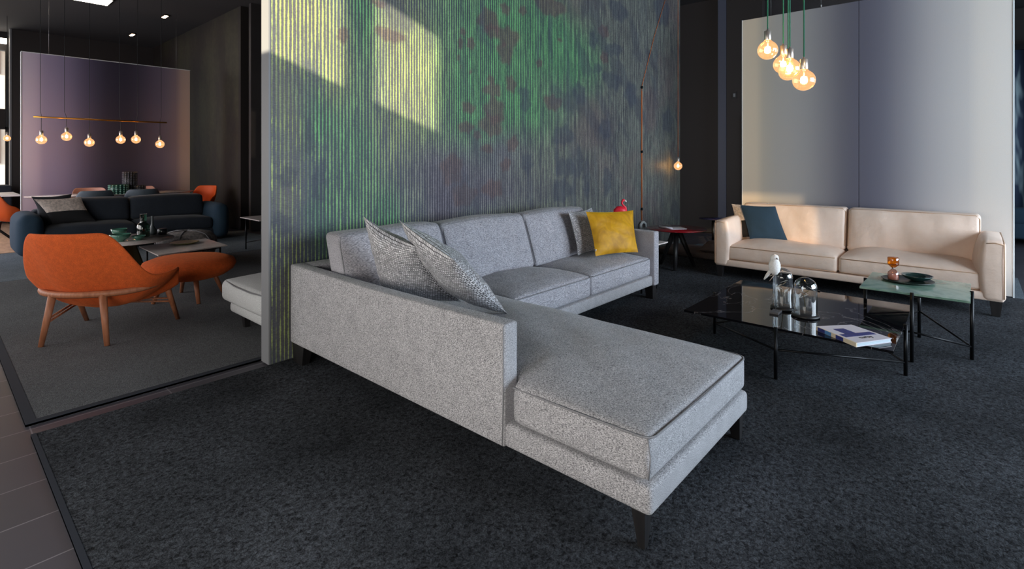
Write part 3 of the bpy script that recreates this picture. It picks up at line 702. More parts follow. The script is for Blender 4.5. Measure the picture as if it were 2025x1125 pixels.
# blade legs
def blade(x0, y0, x1, y1, dx=0, dy=0, t=0.6):
    cx, cy = (x0 + x1) / 2 + dx, (y0 + y1) / 2 + dy; hx, hy = (x1 - x0) / 2 * t, (y1 - y0) / 2 * t
    return G().hexa([(cx - hx, cy - hy, 0), (cx + hx, cy - hy, 0), (cx + hx, cy + hy, 0), (cx - hx, cy + hy, 0)],
                    [(x0, y0, 0.132), (x1, y0, 0.132), (x1, y1, 0.132), (x0, y1, 0.132)])
blade(1.645, 0.845, 1.70, 0.90, -0.008, -0.010, 0.5).build('leg', m_black, s, bevel=0.003)
blade(2.585, 0.835, 2.64, 0.90, 0.004, -0.008, 0.62).build('leg', m_black, s, bevel=0.003)
blade(1.63, 3.24, 1.70, 3.40, 0, 0.02, 0.72).build('leg', m_black, s, bevel=0.003)
blade(4.66, 2.31, 4.735, 2.40, 0.0, -0.005, 0.8).build('leg', m_black, s, bevel=0.003)
blade(4.66, 3.28, 4.735, 3.38, 0, 0, 0.8).build('leg', m_black, s, bevel=0.003)
blade(2.60, 3.28, 2.66, 3.34, 0, 0, 0.8).build('leg', m_black, s, bevel=0.003)

# ------------------------------------------------------------------ throw pillows
def pillow(name, c00, c10, c11, c01, T, mat, label, group=None, seed=0, n=22, pinch=0.05, flap=0.0, bend=None, uvs=1.0, tag=False):
    """corners: lower-left, lower-right, upper-right, upper-left as seen from its front"""
    C = [Vector(c) for c in (c00, c10, c11, c01)]
    nrm = (C[1] - C[0]).cross(C[3] - C[0]); nrm.normalize()
    rnd = random.Random(seed); ph = [rnd.uniform(0, 6.28) for _ in range(8)]
    vs = []; uv = []; fs = []
    for side in (-1, 1):
        for i in range(n + 1):
            for j in range(n + 1):
                u, v = i / n, j / n; a, b = 2 * u - 1, 2 * v - 1
                # edges draw in, corners stay out
                uu = u - pinch * a * (1 - b * b) ; vv = v - pinch * b * (1 - a * a)
                p = C[0] * (1 - uu) * (1 - vv) + C[1] * uu * (1 - vv) + C[2] * uu * vv + C[3] * (1 - uu) * vv
                h = (max(0, 1 - a * a) ** 0.55) * (max(0, 1 - b * b) ** 0.55)
                w = 0.05 * math.sin(7 * a + ph[0] + 3 * b) * math.sin(6 * b + ph[1]) + 0.05 * math.sin(14 * a * b + ph[2]) + 0.03 * math.sin(21 * b + 9 * a + ph[3])
                e = 1 - h
                d = T / 2 * h * (1 + w) + T * 0.05 * e * h * math.sin(24 * (a + b) + ph[4])
                if bend: d0 = bend * (a * a - 0.4)
                else: d0 = 0
                p = p + nrm * (side * d + d0)
                vs.append(tuple(p)); uv.append((u * uvs, v * uvs))
    m = (n + 1) * (n + 1)
    for side in (0, 1):
        for i in range(n):
            for j in range(n):
                q = [side * m + (i + di) * (n + 1) + j + dj for di, dj in ((0, 0), (1, 0), (1, 1), (0, 1))]
                fs.append(tuple(q if side else reversed(q)))
    g = G(); g.add(vs, fs, True); g.uv = uv
    o = g.build(name, mat, label=label, cat='cushion', group=group)
    for vtx in (): pass
    return o, C, nrm
m_tag = M('white_cloth_label', (226, 224, 224), 0.7)
g1 = 'silver honeycomb cushions on the sectional'
pillow('throw_pillow', (1.92, 2.80, 0.47), (2.20, 2.36, 0.47), (1.84, 2.36, 0.86), (1.75, 2.74, 1.01), 0.25, m_hex,
       'silver honeycomb cushion in the sectional corner, farther from the camera of the leaning pair', g1, 11)
pillow('throw_pillow', (2.24, 2.50, 0.50), (2.25, 2.02, 0.45), (1.83, 2.03, 0.83), (1.83, 2.50, 1.00), 0.19, m_hex,
       'silver honeycomb cushion leaning on the chaise arm, nearest the camera', g1, 5)
pillow('throw_pillow', (4.02, 2.74, 0.46), (4.45, 2.68, 0.46), (4.50, 2.90, 0.86), (4.03, 2.86, 0.86), 0.12, m_hexfar,
       'honeycomb cushion half hidden behind the mustard velvet cushion', g1, 7)
pillow('throw_pillow', (4.02, 2.55, 0.475), (4.46, 2.36, 0.475), (4.66, 2.52, 0.845), (4.09, 2.70, 0.862), 0.15, m_velvet,
       'square mustard yellow velvet cushion on the sectional', None, 9, pinch=0.03)
yc = [o for o in bpy.data.objects if o.get('label', '').startswith('square mustard')][0]
G().box((4.035, 2.555, 0.495), (4.045, 2.565, 0.535)).build('label_tag', m_tag, yc)
# ================================================================== CREAM SOFA
s = empty('leather_sofa', (6.5, 1.0, 0), 'cream leather two-cushion sofa with black legs, in front of the banded panel', 'sofa')
G().rbox((6.075, -0.20, 0.13), (6.98, 2.235, 0.205), 0.018, 3, 0.4).build('base', m_leather, s)
G().rbox((6.82, -0.20, 0.14), (7.0, 2.235, 0.62), 0.03, 3, 0.4).build('backrest', m_leather, s)
for y0, y1, inner in ((2.105, 2.247, -1), (-0.21, -0.065, 1)):
    lo, hi = (6.065, y0, 0.132), (6.98, y1, 0.642)
    def arm_fn(x, y, z, lo=lo, hi=hi, inner=inner):
        u = (x - lo[0]) / (hi[0] - lo[0]); v = (z - lo[2]) / (hi[2] - lo[2])
        t = (y - lo[1]) / (hi[1] - lo[1]); t = t if inner > 0 else 1 - t       # 1 at the inner side
        b = math.sin(math.pi * min(1, max(0, v))) ** 0.7 * math.sin(math.pi * min(1, max(0, u * 0.9 + 0.06))) ** 0.6
        y += inner * 0.075 * t * b
        z += 0.045 * math.sin(math.pi * min(1, max(0, u * 0.9 + 0.1))) * (t ** 0.7) * max(0, v - 0.6) / 0.4
        return (x, y, z)
    a = G().rbox(lo, hi, 0.035, 4, 0.06, arm_fn).build('arm', m_leather, s)
    yo = y1 - 0.012 if inner < 0 else y0 + 0.012
    yi = y0 + 0.02 if inner < 0 else y1 - 0.02
    G().tube([(6.066, yo, 0.16), (6.064, yo, 0.5), (6.066, yo, 0.615), (6.085, yo, 0.637), (6.2, yo, 0.643), (6.9, yo, 0.642)], 0.0045, 6).build('piping', m_leather_pipe, a)
    G().tube([(6.066, yo, 0.622), (6.064, (yo + yi) / 2, 0.634), (6.068, yi, 0.625)], 0.004, 6).build('piping', m_leather_pipe, a)
for y0, y1, sd_ in ((1.022, 2.10, 21), (-0.06, 1.016, 22)):
    lo, hi = (6.085, y0, 0.208), (6.78, y1, 0.365)
    cu = G().rbox(lo, hi, 0.035, 4, 0.06, crown(lo, hi, top=0.075, side=0.006, wr=0.010, seed=sd_)).build('seat_cushion', m_leather, s)
    G().tube([(6.115, y0 + 0.008, 0.352), (6.09, y0 + 0.03, 0.354), (6.078, (y0 + y1) / 2, 0.358), (6.09, y1 - 0.03, 0.354), (6.115, y1 - 0.008, 0.352)], 0.0045, 6).build('piping', m_leather_pipe, cu)
    G().tube([(6.105, y0 + 0.012, 0.218), (6.092, y0 + 0.03, 0.216), (6.080, (y0 + y1) / 2, 0.214), (6.092, y1 - 0.03, 0.216), (6.105, y1 - 0.012, 0.218)], 0.004, 6).build('piping', m_leather_pipe, cu)
    lo2, hi2 = (6.63, y0 + 0.003, 0.37), (6.81, y1 - 0.003, 0.825)
    rnd = random.Random(sd_); ph = [rnd.uniform(0, 6) for _ in range(5)]
    def bfn(x, y, z, lo=lo2, hi=hi2, ph=ph):
        u = (y - lo[1]) / (hi[1] - lo[1]) * 2 - 1; v = (z - lo[2]) / (hi[2] - lo[2]) * 2 - 1
        b = max(0, (1 - abs(u) ** 3) * (1 - abs(v) ** 3)) ** 0.7
        sde = -1 if x < (lo[0] + hi[0]) / 2 else 1
        x += sde * 0.045 * b + 0.008 * b * (math.sin(10 * y + 4 * z + ph[0]) + 0.6 * math.sin(23 * y - 9 * z + ph[1]))
        x -= 0.10 * (1 - (z - lo[2]) / (hi[2] - lo[2]))
        return (x, y, z)
    bc = G().rbox(lo2, hi2, 0.04, 4, 0.05, bfn).build('back_cushion', m_leather, s)
    P = [Vector(bfn(lo2[0], y, z)) + Vector((0.01, 0, 0)) for y, z in ((y0 + 0.012, 0.42), (y0 + 0.012, 0.6), (y0 + 0.012, 0.78), (y0 + 0.04, 0.812), ((y0 + y1) / 2, 0.815), (y1 - 0.04, 0.812), (y1 - 0.012, 0.78), (y1 - 0.012, 0.6), (y1 - 0.012, 0.42))]
    G().tube(P, 0.0045, 6).build('piping', m_leather_pipe, bc)
for x0, y0, dx, dy in ((6.09, 2.15, 0, 0.0), (6.09, -0.19, 0.0, 0), (6.88, 2.15, 0, 0), (6.88, -0.19, 0, 0)):
    blade(x0, y0, x0 + 0.06, y0 + 0.085, dx, dy, 0.66).build('leg', m_black, s, bevel=0.003)

pillow('throw_pillow', (6.36, 2.10, 0.42), (6.50, 1.80, 0.42), (6.66, 1.82, 0.83), (6.62, 2.235, 0.80), 0.11, m_twotone,
       'grey and black cushion on the cream sofa, behind the teal blue one', None, 31)
pillow('throw_pillow', (6.33, 1.93, 0.425), (6.44, 1.555, 0.425), (6.60, 1.73, 0.80), (6.52, 2.10, 0.80), 0.10, m_blue,
       'dark teal blue square cushion on the cream sofa', None, 32, pinch=0.02)

# ================================================================== COFFEE TABLES
def rod(g, a, b, r, n=8): return g.tube([a, b], r, n)
def row_table(name, x0, x1, y0, y1, z, mat, label, low, high):
    t = empty(name, ((x0 + x1) / 2, (y0 + y1) / 2, 0), label, 'table')
    G().box((x0, y0, z - 0.014), (x1, y1, z)).build('table_top', mat, t, bevel=0.002)
    cx, cy = (x0 + x1) / 2, (y0 + y1) / 2
    L = [(x0 - 0.006, cy), (cx, y0 - 0.006), (x1 + 0.006, cy), (cx, y1 + 0.006)]
    for lx, ly in L: rod(G(), (lx, ly, 0), (lx, ly, z + 0.006), 0.011, 12).build('leg', m_blackmetal, t)
    for i in range(4):
        a, b = L[i], L[(i + 1) % 4]
        za, zb = (high, low) if i % 2 == 0 else (low, high)
        rod(G(), (a[0], a[1], za), (b[0], b[1], zb), 0.0065).build('cross_bar', m_blackmetal, t)
    g = G()
    for i in range(4): rod(g, (L[i][0], L[i][1], z - 0.024), (L[(i + 1) % 4][0], L[(i + 1) % 4][1], z - 0.024), 0.006)
    g.build('top_frame', m_blackmetal, t)
    return t
row_table('coffee_table', 3.478, 4.66, 0.322, 1.495, 0.312, m_blackmarble, 'low square black marble coffee table with thin black rod legs', 0.08, 0.18)
row_table('side_table', 4.372, 5.0, 0.012, 0.60, 0.455, m_greenmarble, 'small square green marble table with black rod legs, beside the black coffee table', 0.085, 0.20)

TZ = 0.3125
# magazine / book
bk = empty('book', (3.6, 0.53, TZ), 'white paperback with blue and cream cover print on the black marble table', 'book')
def quad_slab(pts, z0, z1): return G().hexa([(x, y, z0) for x, y in pts], [(x, y, z1) for x, y in pts])
def book_pts(u, v):   # u along the spine far->near, v from spine to fore edge
    A = Vector((3.600, 0.710)); B = Vector((3.420, 0.480)); D = Vector((3.775, 0.560)); E_ = Vector((3.640, 0.345))
    return (A * (1 - u) + B * u) * (1 - v) + (D * (1 - u) + E_ * u) * v
def bq(u0, u1, v0, v1): return [tuple(book_pts(u, v)) for u, v in ((u0, v0), (u1, v0), (u1, v1), (u0, v1))]
quad_slab(bq(0.01, 0.985, 0.02, 0.985), TZ + 0.003, TZ + 0.020).build('pages', m_pages, bk)
quad_slab(bq(0, 1, 0, 1), TZ, TZ + 0.003).build('cover', m_paper, bk)
fc = quad_slab(bq(0, 1, 0, 1), TZ + 0.020, TZ + 0.0235).build('cover', m_paper, bk)
sp = quad_slab(bq(0, 1, -0.03, 0.0), TZ, TZ + 0.0235).build('spine', m_cream, bk, 'spine with blue and cream bands')
quad_slab(bq(0.05, 0.24, -0.038, -0.029), TZ + 0.001, TZ + 0.0225).build('spine_print', m_ink, sp)
quad_slab(bq(0.24, 0.40, -0.038, -0.029), TZ + 0.001, TZ + 0.0225).build('spine_print', m_inklight, sp)
quad_slab(bq(0.52, 0.70, -0.038, -0.029), TZ + 0.001, TZ + 0.0225).build('spine_print', m_ink, sp)
quad_slab(bq(0.22, 0.62, 0.22, 0.52), TZ + 0.0236, TZ + 0.0242).build('cover_print', m_ink, fc)
quad_slab(bq(0.53, 0.70, 0.05, 0.93), TZ + 0.0234, TZ + 0.0241).build('cover_print', m_ink, fc)
def text_obj(txt, size, mat, parent, mtx, name='title'):
    cu = bpy.data.curves.new(name, 'FONT'); cu.body = txt; cu.size = size; cu.extrude = 0.0003; cu.align_x = 'CENTER'
    o = bpy.data.objects.new(name, cu); COL.objects.link(o)
    dg = bpy.context.evaluated_depsgraph_get(); me = bpy.data.meshes.new_from_object(o.evaluated_get(dg))
    COL.objects.unlink(o); bpy.data.objects.remove(o)
    me.transform(mtx); me.materials.clear(); me.materials.append(mat)
    o = bpy.data.objects.new(name, me); COL.objects.link(o); o.parent = parent; WL[o.name] = wloc(parent)
    return o
pc = book_pts(0.84, 0.5); ux = (book_pts(0.84, 0.9) - book_pts(0.84, 0.1)).normalized()
Mx = Matrix(((ux.x, -ux.y, 0, pc.x), (ux.y, ux.x, 0, pc.y), (0, 0, 1, TZ + 0.0242), (0, 0, 0, 1)))
text_obj('turby', 0.042, m_blackprint, fc, Matrix.Translation(-wloc(fc)) @ Mx)

# feather bird on a rod
b = empty('bird_figurine', (3.80, 0.995, TZ), 'white feathered bird figurine perched on a slim rod on the black table', 'figurine')
bx, by = 3.815, 0.998
G().box((bx - 0.045, by - 0.028, TZ), (bx + 0.045, by + 0.028, TZ + 0.014)).build('base', M('grey_stone_base', (96, 92, 94), 0.6), b, bevel=0.002)
G().tube([(bx, by, TZ), (bx - 0.002, by, TZ + 0.265)], 0.0018, 6).build('rod', m_steel, b)
bz = TZ + 0.318
prof = [(0.002, -0.062), (0.018, -0.055), (0.031, -0.035), (0.037, -0.01), (0.036, 0.012), (0.030, 0.030), (0.0255, 0.040), (0.026, 0.052), (0.024, 0.064), (0.016, 0.074), (0.002, 0.079)]
G().lathe([(r, z) for r, z in prof], (bx - 0.004, by + 0.006, bz), 18).build('body', m_feather, b)
G().tube([(bx - 0.004, by + 0.03, bz - 0.035), (bx - 0.01, by + 0.055, bz - 0.075), (bx - 0.012, by + 0.07, bz - 0.10)], [0.014, 0.010, 0.004], 8).build('tail', m_feather, b)
G().tube([(bx - 0.02, by - 0.012, bz + 0.054), (bx - 0.035, by - 0.024, bz + 0.049)], [0.006, 0.001], 8).build('beak', M('grey_beak', (150, 140, 140), 0.4), b)
G().ball((bx - 0.0245, by + 0.002, bz + 0.056), 0.004, n=8, m=6).build('eye', m_blackprint, b)
G().tube([(bx - 0.035, by + 0.03, bz - 0.068), (bx, by, bz - 0.05), (bx + 0.03, by - 0.035, bz - 0.035), (bx + 0.07, by - 0.08, bz - 0.05)], 0.003, 6).tube([(bx - 0.005, by + 0.004, bz - 0.055), (bx - 0.03, by + 0.03, bz - 0.10)], 0.0025, 6).build('twig', M('pale_twig', (168, 150, 138), 0.8), b)

# bell jars
def bell_jar(x, y, r, h, label, paper=True):
    j = empty('bell_jar', (x, y, TZ), label, 'bell jar', 'glass bell jars on the black table')
    G().lathe([(r * 1.10, 0), (r * 1.20, 0.004), (r * 1.22, 0.010), (r * 1.16, 0.016), (r * 1.05, 0.020), (0.001, 0.020)], (x, y, TZ), 36).build('base', m_black, j)
    pr = [(r, 0.021)] + [(r, 0.021 + (h - r) * k / 4) for k in range(1, 5)] + [(r * math.cos(a), 0.021 + h - r + r * math.sin(a)) for a in [math.pi / 2 * k / 10 for k in range(1, 11)]]
    pr[-1] = (0.0005, pr[-1][1])
    G().lathe(pr, (x, y, TZ), 36, caps=False).build('glass_dome', m_clear, j)
    G().tube([(x + 0.01, y, TZ + 0.02), (x + 0.004, y + 0.004, TZ + 0.08), (x - 0.012, y + 0.01, TZ + h * 0.62), (x + 0.01, y - 0.02, TZ + h * 0.72)], 0.0025, 6).build('stem', m_bronze, j)
    rnd = random.Random(int(x * 100))
    for k in range(5):
        px, py, pz = x + rnd.uniform(-0.4, 0.4) * r, y + rnd.uniform(-0.4, 0.4) * r, TZ + h * rnd.uniform(0.45, 0.8)
        a = rnd.uniform(0, 6.28); w = 0.026
        d = Vector((math.cos(a), math.sin(a), 0.5)) * w; e2 = Vector((-math.sin(a), math.cos(a), 0.3)) * w * 0.8
        c0 = Vector((px, py, pz)); up = Vector((0, 0, 0.0015))
        G().add([c0 - d, c0 + e2 * 0.5, c0 + d, c0 - e2 * 0.2, c0 - d + up, c0 + e2 * 0.5 + up, c0 + d + up, c0 - e2 * 0.2 + up],
                [(0, 3, 2, 1), (4, 5, 6, 7), (0, 1, 5, 4), (1, 2, 6, 5), (2, 3, 7, 6), (3, 0, 4, 7)], False).build('blossom' , m_white, j)
bell_jar(3.955, 0.99, 0.064, 0.262, 'taller glass bell jar on a black base, behind the other and beside the bird')
bell_jar(3.865, 0.83, 0.070, 0.238, 'wider glass bell jar with white blossoms, in front beside the bird')

# tray, bowl and hourglass on the green table
GZ = 0.4555
tx, ty = 4.79, 0.36
ax = math.atan2(-0.749, 0.6626)     # long axis across the view
G().lathe([(0.001, 0.0), (0.135, 0.0), (0.157, 0.010), (0.159, 0.013), (0.153, 0.014), (0.132, 0.005), (0.001, 0.005)], (tx, ty, GZ), 40).build('plate', m_darkgreen, label='round dark green plate under the bowl on the green marble table', cat='plate')
bx2, by2 = tx + 0.035, ty - 0.052
g = G().lathe([(0.001, 0.0), (0.036, 0.0), (0.042, 0.004), (0.074, 0.018), (0.093, 0.036), (0.096, 0.041), (0.091, 0.041), (0.070, 0.021), (0.036, 0.008), (0.001, 0.007)], (bx2, by2, GZ + 0.0055), 36)
g.build('bowl', m_teal_in, label='small dark teal glazed bowl on the dark green plate', cat='bowl')
hx, hy = tx - 0.04, ty + 0.082
hg = empty('hourglass', (hx, hy, GZ + 0.006), 'amber and rose glass hourglass on the dark green plate', 'hourglass')
hz = GZ + 0.0065
G().lathe([(a * 1.1, c_ * 1.26) for a, c_ in [(0.001, 0), (0.030, 0), (0.033, 0.004), (0.033, 0.036), (0.030, 0.044), (0.012, 0.060), (0.005, 0.066)]], (hx, hy, hz), 14, caps=False).build('lower_bulb', m_pinkglass, hg, 'rose glass lower bulb')
G().lathe([(a * 1.1, c_ * 1.26) for a, c_ in [(0.001, 0.001), (0.029, 0.001), (0.030, 0.024), (0.020, 0.031), (0.001, 0.033)]], (hx, hy, hz), 14).build('sand', m_sandpink, hg)
G().lathe([(a * 1.1, c_ * 1.26) for a, c_ in [(0.005, 0.066), (0.012, 0.072), (0.030, 0.086), (0.033, 0.094), (0.033, 0.126), (0.031, 0.130), (0.001, 0.130)]], (hx, hy, hz), 14, caps=False).build('upper_bulb', m_amber, hg, 'amber glass upper bulb')
G().lathe([(a * 1.1, c_ * 1.26) for a, c_ in [(0.0060, 0.060), (0.0075, 0.066), (0.0060, 0.072)]], (hx, hy, hz), 12, caps=False).build('neck_ring', m_steel, hg)

# ================================================================== TABLES BY THE WALL
t = empty('side_table', (6.25, 2.78, 0), 'round oxblood red side table with angled black legs, left of the cream sofa', 'table')
G().lathe([(0.001, 0), (0.34, 0), (0.362, 0.008), (0.362, 0.012), (0.001, 0.012)], (6.25, 2.78, 0.474), 48).build('table_top', m_red, t)
def splay(g, c, top, foot, w0, w1):
    return g.tube([top, foot], [w0, w1], 4)
for a in (200, 320, 80):
    ca, sa = math.cos(math.radians(a)), math.sin(math.radians(a))
    G().tube([(6.25 + 0.02 * ca, 2.78 + 0.02 * sa, 0.474), (6.25 + 0.24 * ca, 2.78 + 0.24 * sa, 0.0)], [0.040, 0.022], 4).build('leg', m_black, t)
mg = empty('magazine', (6.2, 2.8, 0.487), 'folded pale magazine on the round red table', 'magazine')
def leafpts(dx, dy, a, l, w):
    c, s_ = math.cos(a), math.sin(a)
    return [(6.22 + dx + c * p - s_ * q, 2.77 + dy + s_ * p + c * q) for p, q in ((-l, -w), (l, -w), (l, w), (-l, w))]
quad_slab(leafpts(0, 0, -0.7, 0.095, 0.085), 0.4862, 0.494).build('pages', m_pages, mg)
quad_slab(leafpts(0.0, 0.0, -0.7, 0.10, 0.088), 0.494, 0.4965).build('cover', m_paper, mg)
G().tube([tuple(leafpts(0, 0, -0.7, 0.10, 0.09)[0]) + (0.5,), tuple(leafpts(-0.03, 0.06, -0.7, 0.11, 0.09)[3]) + (0.502,)], 0.0135, 10).build('rolled_cover', m_paper, mg)

t = empty('side_table', (5.10, 2.78, 0), 'small square white marble table right of the sectional, carrying the flamingo', 'table')
G().box((4.80, 2.492, 0.440), (5.388, 3.06, 0.452)).build('table_top', m_whitemarble, t, bevel=0.002)
for lx, ly in ((4.792, 2.50), (5.09, 2.486), (5.39, 2.78), (5.09, 3.066), (4.79, 2.78)):
    if (lx, ly) == (4.79, 2.78): continue
    G().tube([(lx, ly, 0), (lx, ly, 0.458)], 0.010, 10).build('leg', m_blackmetal, t)
G().tube([(4.792, 2.50, 0.10), (5.09, 3.066, 0.16)], 0.006, 6).tube([(5.09, 2.486, 0.16), (5.39, 2.78, 0.08)], 0.006, 6).build('cross_bar', m_blackmetal, t)

f = empty('flamingo_figurine', (5.11, 2.9, 0.453), 'bright red flamingo figurine behind the mustard cushion', 'figurine')
fx, fy, fz = 5.075, 2.90, 0.453
rx_ = Vector((0.6626, -0.749, 0))          # direction it faces
def fp(a, z): return (fx + rx_.x * a, fy + rx_.y * a, fz + z)
G().tube([fp(-0.075, 0.30), fp(-0.06, 0.325), fp(-0.03, 0.34), fp(0.0, 0.338), fp(0.03, 0.33), fp(0.05, 0.318), fp(0.062, 0.30)], [0.004, 0.026, 0.042, 0.048, 0.044, 0.032, 0.012], 14).build('body', m_flamingo, f)
G().tube([fp(0.042, 0.325), fp(0.060, 0.345), fp(0.056, 0.368), fp(0.034, 0.388), fp(0.018, 0.410), fp(0.018, 0.432), fp(0.030, 0.448), fp(0.044, 0.446)], [0.020, 0.014, 0.011, 0.010, 0.010, 0.011, 0.015, 0.012], 12).build('neck', m_flamingo, f)
G().tube([fp(0.044, 0.446), fp(0.060, 0.438), fp(0.064, 0.428)], [0.011, 0.008, 0.006], 10).build('beak', m_white, f, 'white beak')
G().tube([fp(0.063, 0.430), fp(0.064, 0.418), fp(0.058, 0.410)], [0.006, 0.005, 0.001], 10).build('beak_tip', m_blackprint, f, 'black beak tip')
for a in (-0.012, 0.014):
    G().tube([fp(a, 0.30), fp(a, 0.006)], 0.005, 8).build('leg', m_flamingo, f)
G().lathe([(0.05, 0), (0.05, 0.006)], fp(0, 0.0), 24).build('base', m_flamingo, f)

# navy side table behind the cream sofa and the low daybed
t = empty('side_table', (7.98, 2.98, 0), 'low dark blue table peeking out behind the cream sofa arm', 'table')
G().lathe([(0.001, 0), (0.20, 0), (0.21, 0.006), (0.001, 0.012)], (7.96, 2.96, 0.445), 36).build('table_top', m_navy_gloss, t)
G().tube([(7.96, 2.96, 0.0), (7.96, 2.96, 0.445)], 0.02, 10).lathe([(0.13, 0), (0.13, 0.01)], (7.96, 2.96, 0.0), 24).build('stand', m_blackmetal, t)
t = empty('floor_mattress', (7.3, 2.9, 0), 'low taupe floor mattress in shadow beyond the red table', 'floor mattress')
lo, hi = (6.98, 2.38, 0.0), (7.62, 3.42, 0.075)
G().rbox(lo, hi, 0.03, 3, 0.1, crown(lo, hi, top=0.01, seed=4)).build('mattress', m_taupe, t)
pillow('throw_pillow', (7.02, 2.82, 0.11), (7.06, 2.42, 0.11), (7.52, 2.44, 0.17), (7.45, 2.86, 0.17), 0.16, m_taupe, 'shadowed taupe cushion lying on the floor mattress behind the cream sofa arm', None, 44)

# ================================================================== PENDANTS
def bulb(parent, x, y, z, r, sock=m_chrome, cable=None, ztop=HC, cpath=None, fr=0.017, watts=None):
    """z = centre of the globe"""
    pr = [(r * math.sin(a), -r * math.cos(a) * 0.98) for a in [math.pi * k / 18 for k in range(0, 16)]]
    pr[0] = (0.0004, pr[0][1])
    pr += [(r * 0.36, r * 1.00), (r * 0.27, r * 1.12), (r * 0.26, r * 1.20)]
    bo = G().lathe(pr, (x, y, z), 28, caps=False).build('bulb', m_bulb, parent, 'amber glass globe')
    G().lathe([(0.0008, -r * 0.30), (fr, -r * 0.22), (fr * 1.15, 0.0), (fr * 0.9, r * 0.32), (0.003, r * 0.42)], (x, y, z), 12, caps=False).build('filament', m_filament, bo)
    G().tube([(x, y, z + r * 0.45), (x, y, z + r * 1.15)], 0.004, 6).build('filament_stem', m_white, bo)
    sr = r * 0.33
    G().lathe([(sr, r * 1.05), (sr * 1.03, r * 1.07), (sr * 1.03, r * 1.98), (sr * 0.9, r * 2.02), (sr * 0.3, r * 2.03), (sr * 0.26, r * 2.22), (sr * 0.12, r * 2.24)], (x, y, z), 20).build('socket', sock, parent)
    path = cpath or [(x, y, z + r * 2.2), (x, y, ztop)]
    G().tube(path, 0.0042 if r > 0.055 else 0.0036, 6).build('cable', cable, parent)
    l = bpy.data.lights.new('bulb_glow', 'POINT'); l.energy = watts or (1.6 if r < 0.07 else 0.7); l.color = (1.0, 0.62, 0.32); l.shadow_soft_size = 0.02
    lo_ = bpy.data.objects.new('bulb_glow', l); COL.objects.link(lo_); lo_.location = (x, y, z)
PD = [(3.90, 1.072, 2.110, 'highest pendant bulb of the green-corded cluster, at its left'),
      (4.05, 1.010, 2.023, 'second pendant bulb of the green-corded cluster, just left of the overlapping pair'),
      (4.32, 1.044, 2.009, 'pendant bulb of the green-corded cluster half hidden behind the third one'),
      (3.88, 0.927, 1.962, 'third pendant bulb of the green-corded cluster, overlapping the one behind it'),
      (3.70, 0.803, 1.850, 'lowest pendant bulb of the green-corded cluster, at its right')]
for i, (x, y, z, lab) in enumerate(PD):
    p = empty('pendant_lamp', (x, y, HC), lab, 'pendant lamp', 'green-corded pendant bulbs over the coffee table')
    bulb(p, x, y, z, 0.0665, m_chrome, m_cable_green, HC, fr=0.019)
    G().lathe([(0.03, -0.03), (0.035, 0.0)], (x, y, HC), 16).build('ceiling_cup', m_chrome, p)
# wall-hung bulb with the copper cable
p = empty('pendant_lamp', (7.56, 3.40, HC), 'single small bulb on a long orange cable at the right end of the striped wall', 'pendant lamp')
bulb(p, 7.54, 3.33, 1.248, 0.062, m_chrome, m_cable_orange, HC, fr=0.012, watts=0.35)
c = empty('wall_cable', (6.62, WY - 0.01, 0.5), 'thin orange cable pinned to the striped wall in a bent line', 'cable')
G().tube([(7.52, WY - 0.012, 4.0), (7.0, WY - 0.012, 3.12), (6.625, WY - 0.012, 2.36), (6.62, WY - 0.012, 2.2), (6.62, WY - 0.012, 0.50)], 0.0042, 6).build('cable', m_cable_orange, c)
G().tube([(6.632, WY - 0.012, 2.30), (6.632, WY - 0.012, 0.50)], 0.0042, 6).build('cable', m_cable_orange, c)
for z in (2.35, 1.455, 0.66):
    G().lathe([(0.014, 0), (0.017, 0.006), (0.017, 0.03), (0.006, 0.036)], (6.622, WY - 0.018, z - 0.018), 12).build('pin', m_blackmetal, c)
G().tube([(6.55, WY - 0.03, 0.40), (6.555, WY - 0.03, 0.45), (6.60, WY - 0.03, 0.475), (6.65, WY - 0.03, 0.475), (6.695, WY - 0.03, 0.45), (6.70, WY - 0.03, 0.40)], 0.018, 10).build('plug_ring', M('silver_grey_plastic', (180, 184, 184), 0.35), c, 'silver end ring')
# ================================================================== PALE SOFA BEHIND THE WALL
s = empty('sofa', (2.6, 4.1, 0), 'pale grey sofa backing onto the far side of the striped wall', 'sofa')
G().rbox((1.625, 3.60, 0.13), (4.1, 4.46, 0.215), 0.03, 3, 0.3).build('base', m_palefab, s)
lo, hi = (1.50, 3.60, 0.225), (4.1, 4.50, 0.39)
lo = (1.575, 3.60, 0.225)
cu = G().rbox(lo, hi, 0.045, 4, 0.08, crown(lo, hi, top=0.045, side=0.02, wr=0.004, seed=14)).build('seat_cushion', m_palefab, s)
G().tube([(1.61, 3.60, 0.385), (1.562, 3.9, 0.385), (1.565, 4.2, 0.385), (1.60, 4.46, 0.384), (1.66, 4.495, 0.384), (2.6, 4.52, 0.384), (4.0, 4.50, 0.384)], 0.004, 6).build('piping', m_pipe, cu)
G().rbox((2.2, 3.60, 0.40), (4.1, 3.78, 0.80), 0.04, 3, 0.3).build('back_cushion', m_palefab, s)
for x, y in ((1.70, 3.63), (1.70, 4.36), (4.0, 3.63), (4.0, 4.36)): blade(x, y, x + 0.06, y + 0.07).build('leg', m_black, s)

